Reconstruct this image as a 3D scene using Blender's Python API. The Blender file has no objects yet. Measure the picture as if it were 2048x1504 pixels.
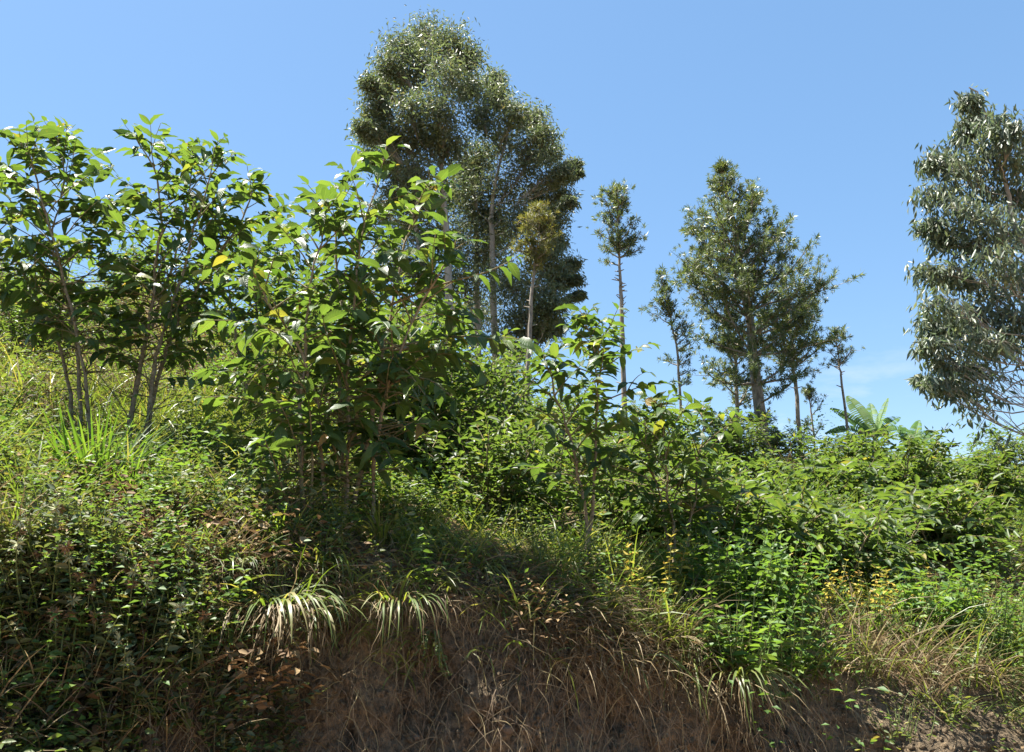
import bpy, math, random
import numpy as np
from mathutils import Vector, Matrix
from mathutils.bvhtree import BVHTree

R = math.radians
rng = np.random.default_rng(7)
random.seed(7)
scene = bpy.context.scene
COL = scene.collection

# ------------------------------------------------------------------ camera, sky, sun, exposure
EYE = np.array([0.0, 0.0, 1.6]); PITCH = R(12); FPX = 1577.0
cam_d = bpy.data.cameras.new('camera'); cam = bpy.data.objects.new('camera', cam_d); COL.objects.link(cam)
cam.location = EYE; cam.rotation_euler = (R(90) + PITCH, 0, 0)
cam_d.sensor_width = 36; cam_d.lens = 36 * FPX / 2048; cam_d.clip_start = 0.05; cam_d.clip_end = 6000
scene.camera = cam
scene.render.resolution_x, scene.render.resolution_y = 1024, 752

SUN_DIR = np.array([-0.38, 0.15, 1.0]); SUN_DIR /= np.linalg.norm(SUN_DIR)   # towards the sun
SUN_EL = math.asin(SUN_DIR[2]); SUN_AZ = math.atan2(SUN_DIR[0], SUN_DIR[1])
world = bpy.data.worlds.new('World'); scene.world = world; world.use_nodes = True
wn, wl = world.node_tree.nodes, world.node_tree.links
wn.clear()
w_out = wn.new('ShaderNodeOutputWorld'); w_bg = wn.new('ShaderNodeBackground'); sky = wn.new('ShaderNodeTexSky')
sky.sky_type = 'NISHITA'; sky.sun_disc = False; sky.sun_elevation = SUN_EL; sky.sun_rotation = SUN_AZ
sky.altitude = 1500; sky.air_density = 1.0; sky.dust_density = .8; sky.ozone_density = 6
w_bg.inputs['Strength'].default_value = 0.120
tc = wn.new('ShaderNodeTexCoord'); sep = wn.new('ShaderNodeSeparateXYZ'); wl.new(tc.outputs['Generated'], sep.inputs[0])
mp = wn.new('ShaderNodeMapping'); mp.inputs['Scale'].default_value = (5, 5, 16); mp.inputs['Location'].default_value = (1.3, 0.4, 0.2)
wl.new(tc.outputs['Generated'], mp.inputs[0])
nz = wn.new('ShaderNodeTexNoise'); nz.inputs['Scale'].default_value = 1.0; nz.inputs['Detail'].default_value = 6; nz.inputs['Roughness'].default_value = .6
wl.new(mp.outputs[0], nz.inputs['Vector'])
cr = wn.new('ShaderNodeMapRange'); cr.inputs[1].default_value = .56; cr.inputs[2].default_value = .80; wl.new(nz.outputs['Fac'], cr.inputs[0])
low = wn.new('ShaderNodeMapRange'); low.inputs[1].default_value = .26; low.inputs[2].default_value = .08; wl.new(sep.outputs['Z'], low.inputs[0])
mul = wn.new('ShaderNodeMath'); mul.operation = 'MULTIPLY'; wl.new(cr.outputs[0], mul.inputs[0]); wl.new(low.outputs[0], mul.inputs[1])
mixc = wn.new('ShaderNodeMixRGB'); wl.new(mul.outputs[0], mixc.inputs[0]); hs = wn.new('ShaderNodeHueSaturation'); hs.inputs['Saturation'].default_value = 1.44; gm = wn.new('ShaderNodeGamma'); gm.inputs['Gamma'].default_value = .50; wl.new(sky.outputs[0], gm.inputs['Color']); wl.new(gm.outputs[0], hs.inputs['Color']); wl.new(hs.outputs[0], mixc.inputs[1]); mixc.inputs[2].default_value = (2.3, 2.4, 2.5, 1)
wl.new(mixc.outputs[0], w_bg.inputs['Color']); wl.new(w_bg.outputs[0], w_out.inputs['Surface'])

sun_d = bpy.data.lights.new('sun', 'SUN'); sun_d.energy = 5.0; sun_d.angle = R(0.53); sun_d.color = (1.0, .95, .86)
sun = bpy.data.objects.new('sun', sun_d); COL.objects.link(sun); sun.location = (0, 0, 40)
sun.rotation_euler = Vector(SUN_DIR).to_track_quat('Z', 'Y').to_euler()

scene.view_settings.view_transform = 'Standard'; scene.view_settings.look = 'None'
scene.view_settings.gamma = 1; scene.view_settings.use_curve_mapping = False
scene.view_settings.exposure = 2.02
scene.cycles.max_bounces = 12; scene.cycles.transmission_bounces = 10; scene.cycles.diffuse_bounces = 7

# ------------------------------------------------------------------ small maths
def nrm(a):
    a = np.asarray(a, float)
    return a / np.maximum(np.linalg.norm(a, axis=-1, keepdims=True), 1e-9)
FWD = np.array([0, math.cos(PITCH), math.sin(PITCH)]); UP = np.array([0, -math.sin(PITCH), math.cos(PITCH)])
def ray(px, py):
    return FWD + np.array([1.0, 0, 0]) * (px - 1024) / FPX + UP * (752 - py) / FPX
def W(px, py, y):                     # the world point seen at a pixel of the photograph, y metres away
    d = ray(px, py); return EYE + d * (y / d[1])
def mpp(y): return y / FPX            # metres per photograph pixel at y metres
def curve(pts, n):                    # Catmull-Rom through the points
    P = np.asarray(pts, float)
    if len(P) == 2: return P[0] + (P[1] - P[0]) * np.linspace(0, 1, n)[:, None]
    Q = np.vstack([2 * P[0] - P[1], P, 2 * P[-1] - P[-2]])
    t = np.linspace(0, len(P) - 1 - 1e-6, n); i = t.astype(int); f = (t - i)[:, None]
    a, b, c, d = Q[i], Q[i + 1], Q[i + 2], Q[i + 3]
    return .5 * (2 * b + (c - a) * f + (2 * a - 5 * b + 4 * c - d) * f ** 2 + (3 * b - a - 3 * c + d) * f ** 3)
def vnoise(p):
    p = np.asarray(p, float); i = np.floor(p).astype(np.int64); f = p - i; f = f * f * (3 - 2 * f)
    def h(a, b, c):
        n = (a * 374761393 + b * 668265263 + c * 2147483647 + 1013904223) & 0xffffffff
        n = ((n ^ (n >> 13)) * 1274126177) & 0xffffffff
        return ((n ^ (n >> 16)) & 0xffff) / 65535.0
    x, y, z = i[..., 0], i[..., 1], i[..., 2]; fx, fy, fz = f[..., 0], f[..., 1], f[..., 2]
    def lx(b, c): return h(x, b, c) * (1 - fx) + h(x + 1, b, c) * fx
    return ((lx(y, z) * (1 - fy) + lx(y + 1, z) * fy) * (1 - fz) + (lx(y, z + 1) * (1 - fy) + lx(y + 1, z + 1) * fy) * fz)
def fbm(p, o=4):
    s = 0; a = .5
    for k in range(o):
        s = s + a * (vnoise(np.asarray(p) * 2 ** k + 17.3 * k) * 2 - 1); a *= .5
    return s

# ------------------------------------------------------------------ mesh building
class Geo:
    """collects vertices, faces and uv, then becomes ONE mesh"""
    def __init__(s): s.v = []; s.f = {}; s.uv = []; s.n = 0
    def add(s, v, faces, uv=None):
        v = np.asarray(v, float).reshape(-1, 3)
        for f in faces:
            f = np.asarray(f, int)
            if len(f): s.f.setdefault(f.shape[1], []).append(f + s.n)
        s.v.append(v); s.uv.append(np.zeros((len(v), 2)) if uv is None else np.asarray(uv, float)); s.n += len(v)
    def tube(s, pts, rad, k=6):
        P = np.asarray(pts, float); n = len(P); rad = np.broadcast_to(np.asarray(rad, float), (n,))
        T = nrm(np.gradient(P, axis=0)); ref = np.array([1.0, 0, 0]) if abs(T[0][0]) < .8 else np.array([0, 1.0, 0])
        A = nrm(np.cross(T, ref)); B = np.cross(T, A); a = np.arange(k) / k * 2 * math.pi
        v = P[:, None] + rad[:, None, None] * (A[:, None] * np.cos(a)[None, :, None] + B[:, None] * np.sin(a)[None, :, None])
        i = np.arange(n - 1)[:, None] * k; j = np.arange(k)[None]; j2 = (j + 1) % k
        f = np.stack([i + j, i + j2, i + k + j2, i + k + j], -1).reshape(-1, 4)
        uv = np.stack([np.tile(a / 6.283, n), np.repeat(np.linspace(0, 1, n), k)], -1)
        s.add(v.reshape(-1, 3), [f], uv)
    def scatter(s, tm, pos, B, sc):
        """copies of a leaf template: pos (N,3), B (N,3,3) rows = x,y,z axes, sc (N,) or (N,3)"""
        tv, tf, tuv = tm; N = len(pos)
        if N == 0: return
        sc = np.asarray(sc, float); sc = sc[:, None] if sc.ndim == 1 else sc
        loc = tv[None] * sc[:, None, :] * np.ones((1, 1, 3))
        v = np.einsum('nvi,nij->nvj', loc, B) + np.asarray(pos)[:, None]
        off = (np.arange(N) * len(tv))[:, None, None]
        s.add(v.reshape(-1, 3), [(f[None] + off).reshape(-1, f.shape[1]) for f in tf], np.tile(tuv, (N, 1)))
    def mesh(s, name, mat, smooth=True):
        me = bpy.data.meshes.new(name)
        v = np.vstack(s.v); uv = np.vstack(s.uv)
        me.vertices.add(len(v)); me.vertices.foreach_set('co', v.astype(np.float32).ravel())
        loops = []; starts = []; c = 0
        for k in sorted(s.f):
            f = np.vstack(s.f[k]); loops.append(f.ravel()); starts.append(c + np.arange(len(f)) * k); c += f.size
        loops = np.concatenate(loops); starts = np.concatenate(starts)
        me.loops.add(len(loops)); me.loops.foreach_set('vertex_index', loops.astype(np.int32))
        me.polygons.add(len(starts)); me.polygons.foreach_set('loop_start', starts.astype(np.int32))
        me.polygons.foreach_set('use_smooth', np.full(len(starts), smooth))
        l = me.uv_layers.new(name='UVMap'); l.data.foreach_set('uv', uv[loops].astype(np.float32).ravel())
        me.update(calc_edges=True)
        me.materials.append(mat)
        return me

def link(name, data, parent=None, kind=None):
    o = bpy.data.objects.new(name, data); COL.objects.link(o)
    if parent: o.parent = parent
    if kind: o['kind'] = kind
    return o
def thing(name, label, cat, loc, group=None, data=None):
    o = link(name, data); o.location = loc; o['label'] = label; o['category'] = cat
    if group: o['group'] = group
    return o
def dup(root, loc, rz, s, label):
    r = root.copy(); COL.objects.link(r); r.location = loc; r.rotation_euler = (0, 0, rz); r.scale = s; r['label'] = label
    for ch in root.children:
        c = ch.copy(); COL.objects.link(c); c.parent = r
    return r
def basis(d, up):
    """leaf axes from direction d and a rough normal"""
    y = nrm(d); x = nrm(np.cross(y, up)); z = np.cross(x, y); return np.stack([x, y, z], -2)
def rand_dir(n):
    return nrm(rng.normal(size=(n, 3)))

# ------------------------------------------------------------------ leaf templates (y = along the leaf, z = its face)
def tm_leaf(w=.42, nu=6, fold=.18, droop=.25, wave=.03, ph=0., skew=0.):
    v = []; uv = []
    for i in range(nu + 1):
        t = i / nu
        ww = w * .5 * max(.02, math.sin(math.pi * min(1, t ** .85)) ** .8 * (1 - .35 * max(0, t - .7) / .3)) if i not in (0, nu) else .008
        zc = -droop * t * t; y = t * (1 - .25 * droop * t)
        for k in (-1, 0, 1):
            z = zc + abs(k) * ww * fold * 2 + (wave * math.sin(t * 17 + ph + k * 1.3) if k and 0 < i < nu else 0)
            v.append((k * ww + skew * t * t, y, z)); uv.append((.5 + .5 * k, t))
    f = [(3 * i + k, 3 * i + k + 1, 3 * i + k + 4, 3 * i + k + 3) for i in range(nu) for k in (0, 1)]
    return np.array(v), [np.array(f)], np.array(uv)
def tm_hex(w=.4, fold=.2, droop=.25):
    z = lambda t: -droop * t * t
    v = [(0, 0, 0), (-w * .45, .3, z(.3) + fold * w), (-w * .38, .65, z(.65) + fold * w), (0, 1, z(1)), (w * .38, .65, z(.65) + fold * w), (w * .45, .3, z(.3) + fold * w)]
    return np.array(v), [np.array([(0, 3, 2, 1), (0, 5, 4, 3)])], np.array([(.5, 0), (0, .3), (0, .65), (.5, 1), (1, .65), (1, .3)])
def tm_dia(w=.22, fold=.1):
    return np.array([(0, 0, 0), (-w / 2, .45, fold * w), (0, 1, -.12), (w / 2, .45, fold * w)]), [np.array([(0, 3, 2), (0, 2, 1)])], np.array([(.5, 0), (0, .5), (.5, 1), (1, .5)])
COFFEE = [tm_leaf(.40, 7, .16, .28, .022, 0.), tm_leaf(.44, 7, .12, .45, .030, 2.), tm_leaf(.38, 7, .22, .15, .022, 4., .06), tm_leaf(.42, 7, .10, .62, .026, 1., -.07), tm_leaf(.36, 7, .3, .38, .03, 3., .05)]
HEXL = tm_hex(); HERBL = tm_hex(.5, .12, .3); NARROW = tm_dia(.2, .1); SMALL = tm_dia(.5, .15)

# ------------------------------------------------------------------ materials
def mat_base(name):
    m = bpy.data.materials.new(name); m.use_nodes = True; nt = m.node_tree; nt.nodes.clear(); return m, nt.nodes, nt.links
def ramp(n, stops):
    r = n.new('ShaderNodeValToRGB'); e = r.color_ramp.elements
    while len(e) < len(stops): e.new(.5)
    for q, (p, c) in zip(e, stops): q.position = p; q.color = (*c, 1)
    return r
def leaf_mat(name, stops, trans=.4, rough=.4, spec=.5, tcol=(1.5, 1.55, .55), veins=0., back=.25, tint=.3, spots=False):
    m, n, l = mat_base(name)
    geo = n.new('ShaderNodeNewGeometry'); oi = n.new('ShaderNodeObjectInfo')
    a = n.new('ShaderNodeMath'); a.operation = 'ADD'; l.new(geo.outputs['Random Per Island'], a.inputs[0]); l.new(oi.outputs['Random'], a.inputs[1])
    fr = n.new('ShaderNodeMath'); fr.operation = 'FRACT'; l.new(a.outputs[0], fr.inputs[0])
    rp = ramp(n, stops); l.new(fr.outputs[0], rp.inputs[0]); col = rp.outputs[0]
    # blotches over a whole plant and over one leaf
    tcn = n.new('ShaderNodeTexCoord')
    nz = n.new('ShaderNodeTexNoise'); nz.inputs['Scale'].default_value = 3.0; nz.inputs['Detail'].default_value = 5; l.new(geo.outputs['Position'], nz.inputs['Vector'])
    mr = n.new('ShaderNodeMapRange'); mr.inputs[1].default_value = .25; mr.inputs[2].default_value = .75; mr.inputs[3].default_value = 1 - tint; mr.inputs[4].default_value = 1 + tint; l.new(nz.outputs['Fac'], mr.inputs[0])
    mm = n.new('ShaderNodeVectorMath'); mm.operation = 'SCALE'; l.new(col, mm.inputs[0]); l.new(mr.outputs[0], mm.inputs['Scale']); col = mm.outputs[0]
    if spots:                          # insect and sunburn marks, and a film of dust
        sn2 = n.new('ShaderNodeTexNoise'); sn2.inputs['Scale'].default_value = 42; sn2.inputs['Detail'].default_value = 3; l.new(geo.outputs['Position'], sn2.inputs['Vector'])
        sr = n.new('ShaderNodeMapRange'); sr.inputs[1].default_value = .66; sr.inputs[2].default_value = .72; sr.inputs[4].default_value = .75; l.new(sn2.outputs['Fac'], sr.inputs[0])
        sm = n.new('ShaderNodeMixRGB'); l.new(sr.outputs[0], sm.inputs[0]); l.new(col, sm.inputs[1]); sm.inputs[2].default_value = (.15, .10, .04, 1); col = sm.outputs[0]
        dn = n.new('ShaderNodeTexNoise'); dn.inputs['Scale'].default_value = 9; dn.inputs['Detail'].default_value = 4; l.new(geo.outputs['Position'], dn.inputs['Vector'])
        dm = n.new('ShaderNodeMapRange'); dm.inputs[1].default_value = .45; dm.inputs[2].default_value = .75; dm.inputs[4].default_value = .22; l.new(dn.outputs['Fac'], dm.inputs[0])
        dx = n.new('ShaderNodeMixRGB'); l.new(dm.outputs[0], dx.inputs[0]); l.new(col, dx.inputs[1]); dx.inputs[2].default_value = (.14, .16, .09, 1); col = dx.outputs[0]
    bump = None
    if veins:
        uvn = n.new('ShaderNodeUVMap'); sp = n.new('ShaderNodeSeparateXYZ'); l.new(uvn.outputs[0], sp.inputs[0])
        s5 = n.new('ShaderNodeMath'); s5.operation = 'SUBTRACT'; l.new(sp.outputs[0], s5.inputs[0]); s5.inputs[1].default_value = .5
        ab = n.new('ShaderNodeMath'); ab.operation = 'ABSOLUTE'; l.new(s5.outputs[0], ab.inputs[0])
        k = n.new('ShaderNodeMath'); k.operation = 'MULTIPLY_ADD'; l.new(ab.outputs[0], k.inputs[0]); k.inputs[1].default_value = -.42; l.new(sp.outputs[1], k.inputs[2])
        w = n.new('ShaderNodeMath'); w.operation = 'MULTIPLY'; l.new(k.outputs[0], w.inputs[0]); w.inputs[1].default_value = 60
        sn = n.new('ShaderNodeMath'); sn.operation = 'SINE'; l.new(w.outputs[0], sn.inputs[0])
        pw = n.new('ShaderNodeMapRange'); pw.inputs[1].default_value = .6; pw.inputs[2].default_value = 1; l.new(sn.outputs[0], pw.inputs[0])
        rib = n.new('ShaderNodeMapRange'); rib.inputs[1].default_value = .06; rib.inputs[2].default_value = .015; l.new(ab.outputs[0], rib.inputs[0])
        mx = n.new('ShaderNodeMath'); mx.operation = 'MAXIMUM'; l.new(rib.outputs[0], mx.inputs[0]); l.new(pw.outputs[0], mx.inputs[1])
        bump = n.new('ShaderNodeBump'); bump.inputs['Strength'].default_value = veins; bump.inputs['Distance'].default_value = .004; bump.invert = True; l.new(mx.outputs[0], bump.inputs['Height'])
        vm = n.new('ShaderNodeMixRGB'); vm.blend_type = 'MIX'; sc = n.new('ShaderNodeMath'); sc.operation = 'MULTIPLY'; sc.inputs[1].default_value = .35; l.new(rib.outputs[0], sc.inputs[0]); l.new(sc.outputs[0], vm.inputs[0])
        l.new(col, vm.inputs[1]); vm.inputs[2].default_value = (.16, .22, .07, 1); col = vm.outputs[0]
    bk = n.new('ShaderNodeMixRGB'); bf = n.new('ShaderNodeMath'); bf.operation = 'MULTIPLY'; bf.inputs[1].default_value = back; l.new(geo.outputs['Backfacing'], bf.inputs[0]); l.new(bf.outputs[0], bk.inputs[0])
    l.new(col, bk.inputs[1]); bk.inputs[2].default_value = (.12, .16, .075, 1); col = bk.outputs[0]
    p = n.new('ShaderNodeBsdfPrincipled'); l.new(col, p.inputs['Base Color']); p.inputs['Roughness'].default_value = rough; p.inputs['Specular IOR Level'].default_value = spec
    t = n.new('ShaderNodeBsdfTranslucent'); tm = n.new('ShaderNodeVectorMath'); tm.operation = 'MULTIPLY'; l.new(col, tm.inputs[0]); tm.inputs[1].default_value = tcol; l.new(tm.outputs[0], t.inputs['Color'])
    if bump: l.new(bump.outputs[0], p.inputs['Normal']); l.new(bump.outputs[0], t.inputs['Normal'])
    mix = n.new('ShaderNodeMixShader'); mix.inputs[0].default_value = trans; l.new(p.outputs[0], mix.inputs[1]); l.new(t.outputs[0], mix.inputs[2])
    o = n.new('ShaderNodeOutputMaterial'); l.new(mix.outputs[0], o.inputs[0])
    return m
def bark_mat(name, c1, c2, scale=(30, 30, 6), rough=.9, bump=.5):
    m, n, l = mat_base(name)
    t = n.new('ShaderNodeTexCoord'); mpn = n.new('ShaderNodeMapping'); mpn.inputs['Scale'].default_value = scale; l.new(t.outputs['Object'], mpn.inputs[0])
    nz = n.new('ShaderNodeTexNoise'); nz.inputs['Scale'].default_value = 1; nz.inputs['Detail'].default_value = 6; nz.inputs['Roughness'].default_value = .65; l.new(mpn.outputs[0], nz.inputs['Vector'])
    r = ramp(n, [(.32, c1), (.68, c2)]); l.new(nz.outputs['Fac'], r.inputs[0])
    b = n.new('ShaderNodeBump'); b.inputs['Strength'].default_value = bump; b.inputs['Distance'].default_value = .02; l.new(nz.outputs['Fac'], b.inputs['Height'])
    p = n.new('ShaderNodeBsdfPrincipled'); l.new(r.outputs[0], p.inputs['Base Color']); p.inputs['Roughness'].default_value = rough; l.new(b.outputs[0], p.inputs['Normal']); p.inputs['Specular IOR Level'].default_value = .2
    o = n.new('ShaderNodeOutputMaterial'); l.new(p.outputs[0], o.inputs[0]); return m
def soil_mat(name, stops, bump=1.0):
    m, n, l = mat_base(name)
    t = n.new('ShaderNodeTexCoord')
    big = n.new('ShaderNodeTexNoise'); big.inputs['Scale'].default_value = 1.3; big.inputs['Detail'].default_value = 8; big.inputs['Roughness'].default_value = .62; l.new(t.outputs['Object'], big.inputs['Vector'])
    fine = n.new('ShaderNodeTexNoise'); fine.inputs['Scale'].default_value = 34; fine.inputs['Detail'].default_value = 12; fine.inputs['Roughness'].default_value = .7; l.new(t.outputs['Object'], fine.inputs['Vector'])
    mx = n.new('ShaderNodeMath'); mx.operation = 'MULTIPLY_ADD'; l.new(fine.outputs['Fac'], mx.inputs[0]); mx.inputs[1].default_value = .62
    h = n.new('ShaderNodeMath'); h.operation = 'MULTIPLY'; h.inputs[1].default_value = .38; l.new(big.outputs['Fac'], h.inputs[0]); l.new(h.outputs[0], mx.inputs[2])
    r = ramp(n, stops); l.new(mx.outputs[0], r.inputs[0])
    vo = n.new('ShaderNodeTexVoronoi'); vo.inputs['Scale'].default_value = 14; l.new(t.outputs['Object'], vo.inputs['Vector'])
    hs = n.new('ShaderNodeMath'); hs.operation = 'MULTIPLY_ADD'; hs.inputs[1].default_value = -.25; l.new(vo.outputs['Distance'], hs.inputs[0]); l.new(fine.outputs['Fac'], hs.inputs[2])
    b = n.new('ShaderNodeBump'); b.inputs['Strength'].default_value = bump; b.inputs['Distance'].default_value = .05; l.new(hs.outputs[0], b.inputs['Height'])
    p = n.new('ShaderNodeBsdfPrincipled'); l.new(r.outputs[0], p.inputs['Base Color']); p.inputs['Roughness'].default_value = .95; p.inputs['Specular IOR Level'].default_value = .1; l.new(b.outputs[0], p.inputs['Normal'])
    o = n.new('ShaderNodeOutputMaterial'); l.new(p.outputs[0], o.inputs[0]); return m

M = {}
M['coffee'] = leaf_mat('coffee_leaf', [(0, (.032, .066, .016)), (.4, (.050, .098, .022)), (.75, (.078, .135, .030)), (.94, (.115, .165, .038)), (.985, (.21, .20, .04)), (1, (.28, .16, .04))], .46, .42, .5, veins=.55, spots=True)
M['coffee_far'] = leaf_mat('coffee_bush_leaf', [(0, (.032, .064, .017)), (.5, (.054, .096, .024)), (.85, (.085, .13, .032)), (.96, (.12, .155, .04)), (1, (.24, .19, .05))], .48, .48, .4, spots=True)
M['euc'] = leaf_mat('eucalyptus_leaf', [(0, (.080, .105, .060)), (.5, (.13, .155, .090)), (.9, (.18, .19, .11)), (1, (.20, .16, .07))], .40, .5, .45, (1.05, 1.15, .7), back=.4)
M['euc_blue'] = leaf_mat('young_eucalyptus_leaf', [(0, (.085, .115, .085)), (.6, (.135, .165, .120)), (1, (.19, .19, .11))], .40, .45, .5, (1.05, 1.15, .75), back=.4)
M['grev'] = leaf_mat('grevillea_leaf', [(0, (.055, .085, .038)), (.5, (.085, .118, .052)), (.85, (.13, .155, .06)), (1, (.21, .21, .06))], .35, .42, .45, (1.3, 1.3, .6), back=.4)
M['grev_y'] = leaf_mat('dry_grevillea_leaf', [(0, (.10, .11, .03)), (.6, (.16, .16, .05)), (1, (.22, .17, .06))], .35, .5, .3, (1.2, 1.2, .6))
M['banana'] = leaf_mat('banana_leaf', [(0, (.065, .14, .03)), (1, (.11, .19, .045))], .42, .6, .25, (1.2, 1.4, .5), back=.1)
M['herb'] = leaf_mat('weed_leaf', [(0, (.055, .085, .022)), (.5, (.090, .125, .032)), (.85, (.14, .165, .045)), (1, (.24, .18, .065))], .42, .5, .35)
M['herb_bright'] = leaf_mat('bright_weed_leaf', [(0, (.050, .105, .024)), (.6, (.085, .160, .034)), (1, (.14, .21, .05))], .45, .5, .35)
M['herb_grey'] = leaf_mat('woolly_weed_leaf', [(0, (.075, .105, .055)), (.5, (.11, .14, .075)), (.85, (.15, .15, .07)), (1, (.22, .16, .06))], .3, .6, .25)
M['yellow'] = leaf_mat('yellow_leaf', [(0, (.25, .24, .04)), (.6, (.42, .34, .05)), (1, (.46, .26, .05))], .4, .5, .3, (1.1, 1.1, .8))
M['grass'] = leaf_mat('grass_blade', [(0, (.08, .125, .025)), (.5, (.13, .17, .038)), (.82, (.19, .20, .06)), (1, (.30, .25, .11))], .45, .4, .4)
M['grass_bright'] = leaf_mat('bright_grass_blade', [(0, (.06, .125, .022)), (.6, (.095, .165, .03)), (1, (.13, .19, .045))], .44, .42, .4)
M['straw'] = leaf_mat('dry_straw', [(0, (.09, .065, .035)), (.5, (.17, .125, .068)), (1, (.30, .24, .14))], .3, .6, .2, (1.1, 1.05, .9), back=0)
M['root'] = leaf_mat('dry_root', [(0, (.10, .07, .045)), (.6, (.19, .14, .09)), (1, (.32, .26, .13))], .15, .8, .2, (1, 1, 1), back=0)
M['litter'] = leaf_mat('dead_leaf', [(0, (.10, .06, .03)), (.6, (.19, .12, .06)), (1, (.28, .20, .10))], .2, .7, .2, (1, 1, 1), back=0)
M['stem'] = bark_mat('coffee_bark', (.14, .105, .065), (.33, .27, .18), (22, 22, 40))
M['twig'] = bark_mat('coffee_twig', (.13, .11, .055), (.24, .20, .11), (40, 40, 40))
M['euc_bark'] = bark_mat('eucalyptus_bark', (.18, .155, .12), (.44, .40, .34), (6, 6, 1.2))
M['grev_bark'] = bark_mat('grevillea_bark', (.13, .105, .08), (.36, .31, .25), (14, 14, 7))
M['green_stem'] = bark_mat('weed_stem', (.09, .12, .04), (.16, .19, .08), (30, 30, 30), .7, .2)
M['seed'] = bark_mat('dried_flower_head', (.16, .09, .045), (.34, .22, .12), (90, 90, 90))
M['whorl'] = bark_mat('pale_flower_whorl', (.26, .28, .15), (.46, .46, .28), (90, 90, 90))
M['dead'] = bark_mat('dead_banana_leaf', (.20, .12, .06), (.36, .24, .13), (12, 12, 12))
M['bank'] = soil_mat('bank_soil', [(.38, (.060, .047, .033)), (.46, (.150, .115, .076)), (.54, (.26, .195, .125)), (.66, (.45, .31, .16))], 1.2)
M['hill'] = soil_mat('hill_soil', [(.30, (.06, .045, .025)), (.5, (.13, .09, .05)), (.7, (.24, .17, .095))], .9)
M['road'] = soil_mat('road_dirt', [(.30, (.16, .10, .06)), (.7, (.34, .23, .14))], .6)
M['stone'] = soil_mat('stone', [(.30, (.08, .06, .045)), (.7, (.20, .15, .11))], .6)

# ------------------------------------------------------------------ terrain: one profile (y, z) per viewing direction u = x / y
UCOL = np.array([-1.9, -.7, -.22, .1, .3, .65, 1.9])
PROF = np.array([
    [(1.2, 0), (1.4, .9), (1.7, 1.8), (2.3, 2.1), (4, 3.0), (7, 4.6), (12, 7.4), (18, 9.2), (45, 8), (85, -1)],
    [(2.3, 0), (2.55, .85), (2.95, 1.65), (3.6, 1.92), (5.8, 2.4), (8.5, 3.5), (13, 5.9), (19, 7.6), (45, 7), (85, -1)],
    [(3.45, 0), (3.65, .78), (3.9, 1.46), (4.28, 1.62), (5.5, 1.8), (8, 2.5), (13, 4.3), (20, 6.0), (45, 6), (85, -1)],
    [(3.75, 0), (3.95, .68), (4.18, 1.16), (4.55, 1.30), (6, 1.42), (9.5, 1.9), (15, 3.0), (21, 4.0), (45, 4), (85, -1)],
    [(3.95, 0), (4.22, .52), (4.55, .95), (5.2, 1.1), (7, 1.35), (10.5, 1.7), (16, 2.6), (22, 3.3), (45, 3), (85, -1)],
    [(4.1, -.1), (4.7, .3), (5.3, .65), (6.3, .9), (8.5, 1.15), (11.5, 1.8), (17, 2.5), (23, 2.9), (45, 2), (85, -1)],
    [(4.5, -.15), (5.2, .2), (6, .5), (7, .7), (9, 1.0), (12, 1.5), (17, 2.0), (23, 2.2), (45, 1), (85, -1)]], float)
NU = 420
us = np.sign(np.linspace(-1, 1, NU)) * np.abs(np.linspace(-1, 1, NU)) ** 1.35 * 1.9
SEG = [60, 60, 24, 26, 26, 26, 18, 10, 5]; E_T = 2     # subdivisions between profile points; bank up to index E_T
ts = np.concatenate([np.arange(k) / k + i for i, k in enumerate(SEG)] + [[9.0]])
cols = np.stack([np.interp(us, UCOL, PROF[:, k, c]) for k in range(10) for c in (0, 1)], -1).reshape(NU, 10, 2)
ker = np.ones(15) / 15                                   # soften the change from one profile to the next
pad = np.concatenate([np.repeat(cols[:1], 7, 0), cols, np.repeat(cols[-1:], 7, 0)])
cols = np.stack([sum(ker[j] * pad[i + j] for j in range(15)) for i in range(NU)])
prof = np.stack([np.interp(ts, np.arange(10), cols[i, :, c]) for i in range(NU) for c in (0, 1)]).reshape(NU, 2, -1)
TY = prof[:, 0].T.copy(); TZ = prof[:, 1].T.copy(); TX = us[None] * TY
P = np.stack([TX, TY, TZ], -1)
bankw = np.clip(1 - np.abs(ts - 1.0) / 1.5, 0, 1)[:, None]
TY += bankw * (fbm(P * [1.1, 1.1, 1.0], 5) * .42 + fbm(P * [4.5, 4.5, 2.4] + 9, 3) * .16 + fbm(P * [13, 13, 9] + 5, 3) * .05 + fbm(P * [8, 1, 1.1] + 77, 3) * .13 + fbm(P * [34, 34, 26] + 15, 3) * .03)
TZ += np.clip(ts - 1.4, 0, 1)[:, None] * (fbm(P * [.9, .9, 0] + 3, 5) * np.clip(TY * .05, .14, .7))
TZ += np.clip(ts - 2.6, 0, 1)[:, None] * np.clip(fbm(P * [1.0, 1.6, 0] + 55, 3) * 3, -.5, .5) * .55 * np.clip((TY - 4) * .12, 0, 1)
TX += bankw * fbm(P * 2.2 + 31, 3) * .1
TP = np.stack([TX, TY, TZ], -1)
nt_ = len(ts)
idx = np.arange(nt_ * NU).reshape(nt_, NU)
quads = np.stack([idx[:-1, :-1], idx[:-1, 1:], idx[1:, 1:], idx[1:, :-1]], -1)
kb = sum(SEG[:E_T])
def terrain_piece(name, mat, r0, r1):
    g = Geo(); v = TP[r0:r1 + 1].reshape(-1, 3); g.add(v, [(quads[r0:r1] - idx[r0, 0]).reshape(-1, 4)])
    return link(name, g.mesh(name, M[mat]), None, 'structure')
terrain_piece('earth_bank', 'bank', 0, kb)
terrain_piece('hillside', 'hill', kb, nt_ - 1)
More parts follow.
